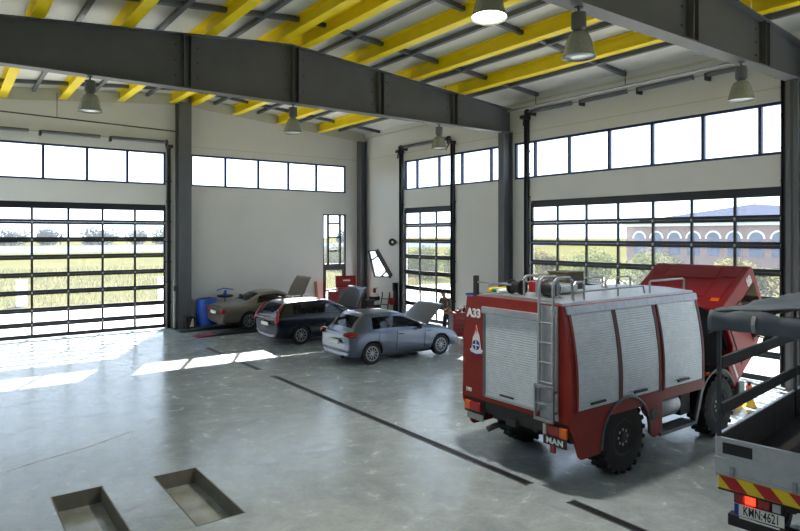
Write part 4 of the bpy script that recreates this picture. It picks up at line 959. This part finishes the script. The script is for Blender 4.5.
    # wheels
    for x in wheels:
        for sg in (-1, 1): tyre_wheel(t, 'wheel', (x, sg * (h - .125), wr), wr, .2, sg, wr * .66, spokes=spokes, rim_mat='galv')
    return t, h, hx
def car_details(t, h, Lc, tail, plate_z, doors, handle_z, mirror, tail_mat='lamp_red', rub=None, bumper=True):
    for sg in (-1, 1):
        tail(sg, t)
        d = MB()
        for x, z0, z1 in doors: d.tube([(x - .02, sg * (h * .985), z0), (x, sg * (h * 1.0 + .001), (z0 + z1) / 2), (x + .02, sg * (h * .985 + .0), z1)], .006, 5)
        d.build('door_seam', M['black'], t)
        for x, z0, z1 in doors[1:]:
            MB().tube([(x + .08, sg * (h * .975 + .012), handle_z), (x + .24, sg * (h * .975 + .012), handle_z)], .014, 6).build('door_handle', M['black'], t)
        mx, mz = mirror
        MB().lathe([(.001, -.06), (.07, -.04), (.085, .0), (.07, .04), (.001, .055)], (mx, sg * (h + .06), mz), 'x', 12).tube([(mx, sg * (h - .08), mz - .04), (mx, sg * (h + .04), mz)], .02, 6).build('mirror', M['black'], t, smooth=35)
    MB().box(-.022, .01, -.26, .26, plate_z, plate_z + .11).build('number_plate', M['plate'], t)

# silver hatchback
L1 = 4.17
st = [(.06, .02, .16, .32, .86, .90, .86, .80, .66), (.02, .00, .15, .24, .88, .93, .93, .86, .68), (.16, .10, .22, .20, .90, .99, .98, .93, .70), (.40, .36, .52, .18, .92, 1.43, 1.0, .97, .72), (.72, .70, .80, .18, .92, 1.455, 1.0, .98, .74),
      (1.56, 1.56, 1.50, .18, .915, 1.465, 1.0, .985, .745), (1.64, 1.64, 1.58, .18, .915, 1.465, 1.0, .985, .745), (2.02, 1.95, 1.98, .18, .91, 1.43, 1.0, .985, .72), (2.66, 2.62, 2.68, .18, .905, 1.01, 1.0, .98, .80),
      (2.80, 2.80, 2.82, .18, .89, .985, 1.0, .97, .80), (3.30, 3.30, 3.32, .18, .84, .92, 1.0, .95, .78), (3.80, 3.80, 3.78, .18, .74, .80, .97, .90, .70), (4.08, 4.06, 4.02, .22, .60, .66, .90, .82, .60), (4.15, 4.14, 4.10, .28, .52, .56, .84, .76, .55)]
ca, ch_, chx = make_car('hatchback_car', 'silver hatchback with its bonnet open beside a stooping mechanic', 'car', (9.15, 15.64, 0), R(0), L1, 1.72, st, {2}, {4, 5, 6, 7}, {7}, {9, 10}, (.77, 3.32), .315, 'silver', 50, spokes=11)
def tail_alfa(sg, t):
    MB().prism([(.0, .80), (.10, .79), (.30, .86), (.30, .90), (.12, .92), (.0, .89)], 'y', *sorted((sg * .50, sg * (.80)))).build('tail_lamp', M['lamp_red'], t, bevel=.02) if False else None
    b = MB(); b.lathe([(.001, -.24), (.06, -.18), (.085, -.05), (.085, .06), (.055, .17), (.001, .24)], (0, 0, 0), 'y', 14)
    b.build('tail_lamp', M['lamp_red'], t, smooth=True, loc=(.075, sg * .745, .90), rot=(0, 0, sg * R(-48)))
car_details(ca, .86, L1, tail_alfa, .60, [(.98, .40, .86), (1.62, .30, .89), (2.66, .30, .88)], .80, (2.42, .97))
MB().tube([(.0, -.78, .42), (-.0, 0, .40), (.0, .78, .42)], .012, 6).build('bumper_trim', M['black'], ca)
MB().tube([(-.05, -.45, .26), (.2, -.45, .26)], .035, 10).build('tail_pipe', M['black'], ca)
MB().box(.7, 3.3, -.6, .6, .14, .22).build('underbody', M['dark'], ca)
MB().tube([(.75, 0, 1.45), (.60, 0, 1.60)], .006, 5).build('aerial', M['black'], ca)

# dark blue estate
L2 = 4.52
st = [(.08, .04, .10, .34, .90, .94, .86, .84, .70), (.02, .00, .08, .26, .92, .97, .94, .90, .72), (.14, .06, .13, .20, .95, 1.03, .98, .95, .73), (.40, .26, .42, .18, .96, 1.44, 1.0, .97, .74), (.72, .60, .64, .18, .955, 1.46, 1.0, .98, .76),
      (1.30, 1.32, 1.28, .18, .945, 1.47, 1.0, .985, .765), (1.36, 1.38, 1.34, .18, .945, 1.47, 1.0, .985, .765), (1.92, 1.92, 1.86, .18, .935, 1.47, 1.0, .985, .765), (2.0, 2.0, 1.94, .18, .935, 1.465, 1.0, .985, .765), (2.34, 2.30, 2.32, .18, .925, 1.42, 1.0, .985, .735), (3.0, 2.96, 3.02, .18, .91, 1.02, 1.0, .98, .80),
      (3.12, 3.12, 3.14, .18, .90, .99, 1.0, .97, .80), (3.65, 3.65, 3.66, .18, .86, .93, 1.0, .95, .78), (4.20, 4.20, 4.16, .18, .76, .82, .97, .90, .70), (4.46, 4.45, 4.42, .24, .60, .66, .90, .82, .60), (4.52, 4.51, 4.47, .30, .50, .54, .84, .76, .55)]
cv, _, _ = make_car('estate_car', 'dark blue estate with tall red tail lamps and bonnet raised, middle parked car', 'car', (8.87, 19.82, 0), R(0), L2, 1.77, st, {2}, {4, 5, 6, 7, 8, 9}, {9}, {11, 12}, (.95, 3.59), .32, 'navy', 66, spokes=9)
def tail_volvo(sg, t):
    b = MB(); b.tube([(.05, sg * .80, .78), (.08, sg * .80, .92), (.10, sg * .765, 1.05), (.22, sg * .70, 1.22), (.34, sg * .655, 1.36)], [.085, .075, .05, .04, .03], 8)
    b.build('tail_lamp', M['lamp_red'], t, smooth=True)
car_details(cv, .885, L2, tail_volvo, .66, [(.95, .70, .9), (1.95, .30, .92), (3.0, .30, .90)], .84, (2.76, .98))
MB().tube([(.75, -.60, 1.49), (2.1, -.60, 1.50)], .014, 6).tube([(.75, .60, 1.49), (2.1, .60, 1.50)], .014, 6).build('roof_bar', M['black'], cv)
MB().box(.9, 3.6, -.6, .6, .14, .22).build('underbody', M['dark'], cv)

# champagne saloon
L3 = 4.80
st = [(.10, .05, .10, .36, .80, .86, .86, .82, .70), (.02, .0, .08, .28, .84, .92, .94, .88, .74), (.16, .14, .22, .20, .88, .965, .98, .93, .76), (.70, .72, .78, .18, .90, .985, 1.0, .96, .76), (1.05, 1.02, 1.02, .18, .91, 1.02, 1.0, .97, .76), (1.40, 1.36, 1.68, .18, .92, 1.39, 1.0, .98, .70), (1.66, 1.68, 1.92, .18, .92, 1.42, 1.0, .985, .72),
      (2.26, 2.26, 2.24, .18, .92, 1.43, 1.0, .985, .72), (2.34, 2.34, 2.32, .18, .92, 1.43, 1.0, .985, .72), (2.72, 2.66, 2.68, .18, .91, 1.38, 1.0, .985, .69), (3.20, 3.16, 3.22, .18, .90, 1.0, 1.0, .98, .78),
      (3.32, 3.32, 3.34, .18, .89, .97, 1.0, .97, .78), (3.85, 3.85, 3.86, .18, .84, .91, 1.0, .95, .76), (4.45, 4.45, 4.42, .18, .72, .78, .97, .90, .68), (4.72, 4.70, 4.68, .24, .58, .64, .90, .82, .60), (4.79, 4.78, 4.74, .30, .48, .52, .84, .76, .55)]
cm, _, _ = make_car('saloon_car', 'champagne saloon with raised bonnet parked along the gable wall', 'car', (8.40, 23.45, 0.10), R(0), L3, 1.79, st, {4}, {5, 6, 7, 8, 9}, {9}, {11, 12}, (1.09, 3.92), .325, 'beigecar', 74, spokes=8)
def tail_merc(sg, t):
    MB().box(.0, .20, *sorted((sg * .52, sg * .845)), .66, .80).build('tail_lamp', M['lamp_red'], t, bevel=.035)
car_details(cm, .895, L3, tail_merc, .62, [(1.42, .50, .88), (2.30, .30, .9), (3.2, .30, .88)], .80, (2.92, .96))
MB().box(1.0, 3.9, -.6, .6, .14, .22).build('underbody', M['dark'], cm)
# low ramps under the saloon
for k, (y, m_, x0, x1, lab) in enumerate(((22.66, 'steel_dark', 8.3, 12.6, 'low dark steel lift ramp with red end under the near wheels of the saloon'), (24.24, 'steel_dark', 8.2, 12.6, 'low dark steel lift ramp under the far wheels of the saloon'))):
    t = thing('lift_ramp', lab, 'ramp', ((x0 + x1) / 2, y, 0), group='lift ramps under the saloon'); hx = (x1 - x0) / 2
    MB().hexa([(-hx - .5, -.28, 0), (hx, -.28, 0), (hx, .28, 0), (-hx - .5, .28, 0), (-hx, -.28, .1), (hx, -.28, .1), (hx, .28, .1), (-hx, .28, .1)]).build('ramp_deck', M[m_], t)
    MB().hexa([(-hx - .9, -.30, 0), (-hx - .2, -.30, 0), (-hx - .2, .30, 0), (-hx - .9, .30, 0), (-hx - .88, -.30, .015), (-hx - .2, -.30, .06), (-hx - .2, .30, .06), (-hx - .88, .30, .015)]).build('ramp_flap', M['toolred'] if k == 0 else M['steel_dark'], t)

# ------------------------------------------------------------------ workshop clutter
t = thing('storage_drum', 'tall blue plastic drum standing by the gable column', 'drum', (8.72, 25.1, 0))
MB().lathe([(.38, 0), (.41, .03), (.42, .5), (.41, .55), (.42, .6), (.42, 1.06), (.40, 1.12), (.30, 1.14)], seg=28).build('drum_body', M['blue'], t, smooth=35)
MB().lathe([(.31, 1.14), (.29, 1.12), (.001, 1.12)], seg=28).build('drum_top', M['blue'], t)
MB().lathe([(.05, 1.12), (.05, 1.165), (.001, 1.17)], (.14, .1, 0), 'z', 12).build('bung', M['black'], t)
t = thing('oil_drainer', 'waste oil drainer with black pan and blue neck beside the blue drum', 'oil drainer', (9.5, 25.15, 0))
MB().lathe([(.22, .06), (.24, .1), (.24, .55), (.2, .62), (.05, .64)], seg=20).build('tank', M['steel'], t, smooth=35)
MB().tube([(0, 0, .6), (0, 0, 1.12)], .04, 10).build('pole', M['galv'], t)
MB().lathe([(.06, 1.10), (.30, 1.14), (.34, 1.20), (.33, 1.21), (.05, 1.15)], seg=24).build('pan', M['black'], t, smooth=35)
MB().tube([(0, 0, 1.15), (0, 0, 1.3), (.03, 0, 1.42)], [.1, .07, .04], 10).tube([(-.35, 0, 1.42), (-.05, .02, 1.5), (.35, 0, 1.43)], .025, 6).build('spout', M['blue'], t)
for k in range(3):
    a = k * 2.1; MB().lathe([(.001, -.02), (.05, -.02), (.05, .02), (.001, .02)], (.2 * math.cos(a), .2 * math.sin(a), .05), 'y', 12).build('castor', M['rubber'], t)
t = thing('service_post', 'thin grey service pipe standing in front of the gable column', 'pipe', (7.42, 25.05, 0))
MB().tube([(0, 0, 0), (0, 0, 1.95)], .045, 10).build('pipe', M['galv'], t); MB().lathe([(.09, 0), (.09, .03), (.05, .04)], seg=14).build('foot', M['steel_dark'], t); MB().box(-.06, .06, -.07, -.03, 1.5, 1.7).build('valve', M['steel_dark'], t)
t = thing('black_bin', 'small black bin with white label at the foot of the gable column', 'bin', (7.95, 24.88, 0))
MB().prism([(-.18, 0), (.18, 0), (.2, .42), (.1, .48), (-.2, .48)], 'y', -.14, .14).build('bin_body', M['black'], t, bevel=.02); MB().prism([(-.04, .08), (.12, .08), (.12, .40), (.06, .40)], 'y', -.146, -.14).build('bin_label', M['white'], t)
o = MB().hexa([(13.90, 25.28, 0), (14.02, 25.28, 0), (14.02, 25.33, 0), (13.90, 25.33, 0), (13.90, 25.55, 1.55), (14.02, 25.55, 1.55), (14.02, 25.6, 1.55), (13.90, 25.6, 1.55)]).build('leaning_board', M['tan']); tag(o, 'narrow tan board leaning on the gable wall left of the slim door', 'board')
# red tool chest with raised lid
def tool_chest(label, loc, rz, w, d, h, rows, lid, group=None):
    t = thing('tool_chest', label, 'tool chest', loc, rz, group)
    c = MB().box(-w / 2, w / 2, -d / 2, d / 2, .14, h).build('chest_body', M['toolred'], t, bevel=.012)
    dh = (h - .22) / rows
    for k in range(rows):
        dr = MB().box(-w / 2 + .04, w / 2 - .04, -d / 2 - .018, -d / 2, .18 + k * dh, .18 + (k + .86) * dh).build('drawer', M['toolred'] if lid is None else M['steel'], t, bevel=.006)
        MB().tube([(-w * .3, -d / 2 - .035, .18 + (k + .6) * dh), (w * .3, -d / 2 - .035, .18 + (k + .6) * dh)], .012, 6).build('handle', M['black'], dr)
    MB().box(-w / 2 - .012, -w / 2, -d / 2 + .02, d / 2 - .02, .2, h - .04).build('side_panel', M['galv'], t)
    for sx_ in (-1, 1):
        for sy_ in (-1, 1): MB().lathe([(.001, -.025), (.065, -.025), (.065, .025), (.001, .025)], (sx_ * (w / 2 - .08), sy_ * (d / 2 - .08), .065), 'y', 14).box(sx_ * (w / 2 - .08) - .03, sx_ * (w / 2 - .08) + .03, sy_ * (d / 2 - .08) - .04, sy_ * (d / 2 - .08) + .04, .125, .142).build('castor', M['rubber'], t)
    if lid is not None:
        lb = MB().box(-w / 2, w / 2, 0, .05, 0, d * .95).box(-w / 2, w / 2, -.07, 0, 0, .02).box(-w / 2, w / 2, -.07, 0, d * .93, d * .95).box(-w / 2, -w / 2 + .015, -.07, 0, 0, d * .95).box(w / 2 - .015, w / 2, -.07, 0, 0, d * .95).build('lid', M['toolred'], t, loc=(0, d / 2 - .05, h), rot=(R(lid), 0, 0))
        MB().box(-.12, .22, -.03, -.01, d * .5, d * .62).build('lid_label', M['white'], lb)
    return t
tool_chest('red tool chest with its lid raised in front of the slim glazed door', (15.15, 24.75, 0), R(-20), .95, .55, 1.28, 5, -18)
o = MB().box(-.17, .17, -.2, .2, 0, 1.15).box(-.15, .15, -.215, -.2, .1, .35).box(-.15, .15, -.215, -.2, .42, .7).box(-.15, .15, -.215, -.2, .77, 1.05).build('drawer_tower', M['toolred'], loc=(14.42, 24.75, 0), bevel=.012); tag(o, 'narrow red drawer tower left of the open tool chest', 'tool chest')
tool_chest('red rolling tool chest with tools on top between silver hatchback and fire truck', (14.78, 16.55, 0), R(-22), .62, .5, .98, 5, None)
for k, (x, y, m_, hgt) in enumerate(((14.66, 16.5, 'black', .16), (14.82, 16.62, 'galv', .10), (14.95, 16.5, 'black', .22))):
    b = MB()
    if k == 0: b.box(-.1, .1, -.05, .05, 0, .07).tube([(-.08, 0, .07), (0, 0, hgt), (.08, 0, .07)], .015, 6)
    elif k == 1: b.tube([(-.13, 0, .02), (.13, .02, .02)], .02, 8).lathe([(.04, 0), (.04, hgt), (.02, hgt + .02)], (.1, .02, 0), 'z', 10)
    else: b.lathe([(.06, 0), (.06, hgt * .6), (.02, hgt * .75), (.02, hgt)], seg=12).box(-.02, .1, -.01, .01, hgt - .02, hgt)
    o = b.build(('cordless_drill', 'torque_wrench', 'spray_bottle')[k], M[m_], loc=(x, y, .98)); tag(o, ('black carry case with handle on top of the red tool chest', 'grey wrench lying on top of the red tool chest', 'black spray bottle on top of the red tool chest')[k], ('tool case', 'wrench', 'bottle')[k])
bpy.data.objects['cordless_drill'].name = 'carry_case'
t = thing('oil_funnel_stand', 'blue funnel on a stand by the right wall behind the fire truck', 'funnel stand', (15.95, 17.05, 0))
MB().lathe([(.26, 0), (.26, .03), (.05, .05), (.05, .9)], seg=18).build('stand', M['steel'], t, smooth=35)
MB().lathe([(.10, .80), (.14, .86), (.15, 1.30), (.30, 1.46), (.34, 1.52), (.33, 1.53), (.13, 1.34), (.09, .9)], seg=24).build('funnel', M['blue'], t, smooth=35)
t = thing('flood_light', 'round black flood light on the right wall above the slanted window', 'flood light', (XR, 22.98, 3.38))
MB().box(-.02, 0, -.06, .06, -.08, .08).tube([(-.01, 0, 0), (-.14, 0, .02)], .025, 6).build('bracket', M['steel_dark'], t)
MB().lathe([(.03, -.02), (.14, .02), (.17, .12), (.165, .13), (.12, .07), (.001, .07)], (0, 0, 0), 'x', 20, T=Matrix.Translation((-.14, 0, 0)) @ Matrix.Rotation(R(205), 4, 'Z') @ Matrix.Scale(-1, 4, (1, 0, 0)) if False else Matrix.Translation((-.14, 0, 0)) @ Matrix.Rotation(R(215), 4, 'Z')).build('head', M['black'], t, smooth=35)
MB().lathe([(.001, .085), (.06, .085), (.06, .09), (.001, .09)], (0, 0, 0), 'x', 18, T=Matrix.Translation((-.14, 0, 0)) @ Matrix.Rotation(R(215), 4, 'Z')).build('lens', M['white'], t)  # white disc painted as the highlight on the dark lamp head
t = thing('hose_reel', 'red reel hung on a dark wall post beside the narrow glass door', 'hose reel', (XR - .17, 22.85, .0))
MB().box(-.0, .14, -.09, .09, .0, 1.55).build('post', M['steel_dark'], t); MB().lathe([(.10, -.20), (.17, -.18), (.17, -.16), (.11, -.14), (.11, -.06), (.17, -.04), (.17, -.02), (.10, 0)], (0, 0, .72), 'x', 20).build('reel', M['toolred'], t, smooth=35); MB().box(-.05, 0, -.07, .07, 1.2, 1.55).build('control_box', M['black'], t)
t = thing('grease_drum', 'white drum with black bands and red pump by the right wall near the corner', 'drum', (16.15, 23.95, 0))
MB().lathe([(.20, 0), (.21, .02), (.21, 1.0), (.19, 1.03), (.001, 1.03)], seg=22).build('drum_body', M['white'], t, smooth=35)
for z in (.42, .78): MB().lathe([(.21, z - .09), (.25, z - .07), (.25, z + .07), (.21, z + .09)], seg=22).build('band', M['rubber'], t, smooth=35)
MB().lathe([(.06, 1.03), (.07, 1.08), (.07, 1.22), (.03, 1.26), (.001, 1.27)], seg=14).tube([(0, 0, 1.2), (.1, -.12, 1.27)], .018, 6).build('pump', M['toolred'], t, smooth=35)
t = thing('hand_truck', 'black hand truck leaning by the right wall beside the banded white drum', 'hand truck', (16.1, 23.2, 0), R(20))
b = MB()
for y in (-.2, .2): b.tube([(0, y, .1), (.25, y, 1.0), (.22, y, 1.1)], .025, 8)
for z in (.3, .55, .8): b.tube([(.28 * z - .03, -.2, z), (.28 * z - .03, .2, z)], .02, 6)
b.box(-.28, .02, -.2, .2, .06, .085).build('truck_frame', M['black'], t)
for y in (-.24, .24): MB().lathe([(.001, -.035), (.11, -.035), (.13, 0), (.11, .035), (.001, .035)], (.08, y, .13), 'y', 18).build('wheel', M['rubber'], t)
t = thing('engine_stand', 'dark red engine stand with parts between open tool chest and white drum', 'engine stand', (15.3, 23.1, 0), R(60))
b = MB()
for y in (-.28, .28): b.box(-.45, .4, y - .03, y + .03, .08, .14)
b.box(.34, .4, -.28, .28, .08, .14).box(.33, .4, -.04, .04, .1, .8).box(.1, .34, -.05, .05, .7, .8); b.build('stand', M['toolred'], t)
MB().box(-.3, .1, -.2, .2, .55, .85).lathe([(.14, -.34), (.15, -.3)], (0, 0, .7), 'x', 14).tube([(-.25, -.22, .8), (.05, -.24, .82)], .04, 6).build('engine_block', M['dark'], t, bevel=.02)
t = thing('jack_stand', 'orange and yellow jack stand on the sunlit floor before the fire truck', 'jack stand', (14.1, 6.42, 0))
MB().lathe([(.16, 0), (.15, .03), (.07, .20)], seg=4).build('base', M['stripe_yellow'], t); MB().lathe([(.06, .18), (.065, .22), (.065, .44), (.05, .46)], seg=14).build('column', M['lamp_orange'], t, smooth=35); MB().lathe([(.035, .46), (.04, .5), (.06, .53), (.001, .53)], seg=12).build('saddle', M['black'], t)
o = MB().prism([(0, 0), (.3, 0), (.3, .04), (.08, .18), (0, .18)], 'y', -.08, .08).build('wheel_chock', M['stripe_yellow'], loc=(13.62, 6.55, 0)); tag(o, 'yellow wheel chock on the floor beside the orange jack stand', 'wheel chock')

# ------------------------------------------------------------------ mechanic by the open bonnet
def skin_obj(name, verts, edges, radii, material, parent, lv=2):
    me = bpy.data.meshes.new(name); me.from_pydata(verts, edges, []); o = bpy.data.objects.new(name, me); COL.objects.link(o); o.parent = parent
    me.materials.append(M[material])
    o.modifiers.new('skin', 'SKIN'); me_s = me.skin_vertices
    if not me_s:
        bm = bmesh.new(); bm.from_mesh(me); bm.verts.layers.skin.verify(); bm.to_mesh(me); bm.free()
    for i, r_ in enumerate(radii):
        sv = me.skin_vertices[0].data[i]; sv.radius = r_ if isinstance(r_, tuple) else (r_, r_); sv.use_root = (i == 0)
    s_ = o.modifiers.new('sub', 'SUBSURF'); s_.levels = s_.render_levels = lv
    o.modifiers['skin'].use_smooth_shade = True
    return o
P = thing('person', 'mechanic in grey jacket and dark trousers stooping by the open bonnet of the silver hatchback', 'person', (14.72, 17.12, 0), R(192))
V = [(0, 0, .93), (.04, 0, 1.10), (.10, 0, 1.30), (.16, 0, 1.43), (.21, 0, 1.50), (.25, 0, 1.56), (.27, 0, 1.66)]; E_ = [(i, i + 1) for i in range(6)]; Rr = [(.12, .14), (.11, .13), (.12, .15), (.07, .07), (.055, .055), (.085, .075), (.08, .075)]
def chain(pts, rs, root):
    p = root
    for q, r_ in zip(pts, rs):
        V.append(q); E_.append((p, len(V) - 1)); Rr.append(r_); p = len(V) - 1
    return p
chain([(.37, 0, 1.585)], [.014], 5)
for sg in (-1, 1):
    chain([(.235, sg * .085, 1.60)], [.014], 5)
    chain([(0, sg * .10, .88), (.04, sg * .12, .50), (-.02, sg * .13, .10), (.12, sg * .14, .045)], [.085, .06, .042, .04], 0)
    w = chain([(.13, sg * .19, 1.39), (.20, sg * .25, 1.12), (.42, sg * .21, 1.06), (.48, sg * .205, 1.055)], [.06, .046, .032, .036], 2)
    for k, (dy, ln) in enumerate(((-.034, .075), (-.012, .085), (.012, .08), (.034, .065))):
        chain([(.52, sg * .205 + dy, 1.06), (.52 + ln * .6, sg * .205 + dy * 1.1, 1.055), (.52 + ln, sg * .205 + dy * 1.1, 1.03)], [.011, .009, .008], w)
    chain([(.48, sg * .165, 1.05), (.515, sg * .145, 1.035)], [.012, .009], w)
skin_obj('body', V, E_, Rr, 'skin', P)
V, E_, Rr = [(.02, 0, .92), (.04, 0, 1.10), (.10, 0, 1.30), (.15, 0, 1.42)], [(0, 1), (1, 2), (2, 3)], [(.145, .17), (.135, .155), (.145, .17), (.085, .09)]
for sg in (-1, 1): chain([(.13, sg * .19, 1.39), (.20, sg * .25, 1.12), (.40, sg * .213, 1.063)], [.078, .062, .05], 2)
skin_obj('jacket', V, E_, Rr, 'jacket', P)
V, E_, Rr = [(0, 0, .95), (0, 0, .88)], [(0, 1)], [(.135, .16), (.13, .155)]
for sg in (-1, 1): chain([(0, sg * .10, .80), (.04, sg * .12, .50), (-.02, sg * .13, .12)], [.105, .08, .065], 1)
skin_obj('trousers', V, E_, Rr, 'trousers', P)
for sg in (-1, 1):
    MB().lathe([(.001, -.10), (.045, -.08), (.055, 0), (.05, .10), (.035, .16), (.001, .18)], (0, 0, 0), 'x', 14).build('shoe', M['black'], P, smooth=True, loc=(.04, sg * .135, .05))
    MB().lathe([(.001, -.009), (.009, 0), (.001, .009)], (0, 0, 0), 'x', 8).build('eye', M['black'], P, loc=(.335, sg * .032, 1.62))
MB().lathe([(.093, -.01), (.098, .03), (.085, .075), (.05, .105), (.001, .115)], seg=20).prism([(.02, -.005), (.17, -.02), (.17, -.01), (.02, .01)], 'y', -.06, .06).build('cap', M['black'], P, smooth=35, loc=(.262, 0, 1.655))
MB().box(-.002, .01, -.022, .022, -.004, .004).build('mouth', M['lamp_red'], P, loc=(.333, 0, 1.545))
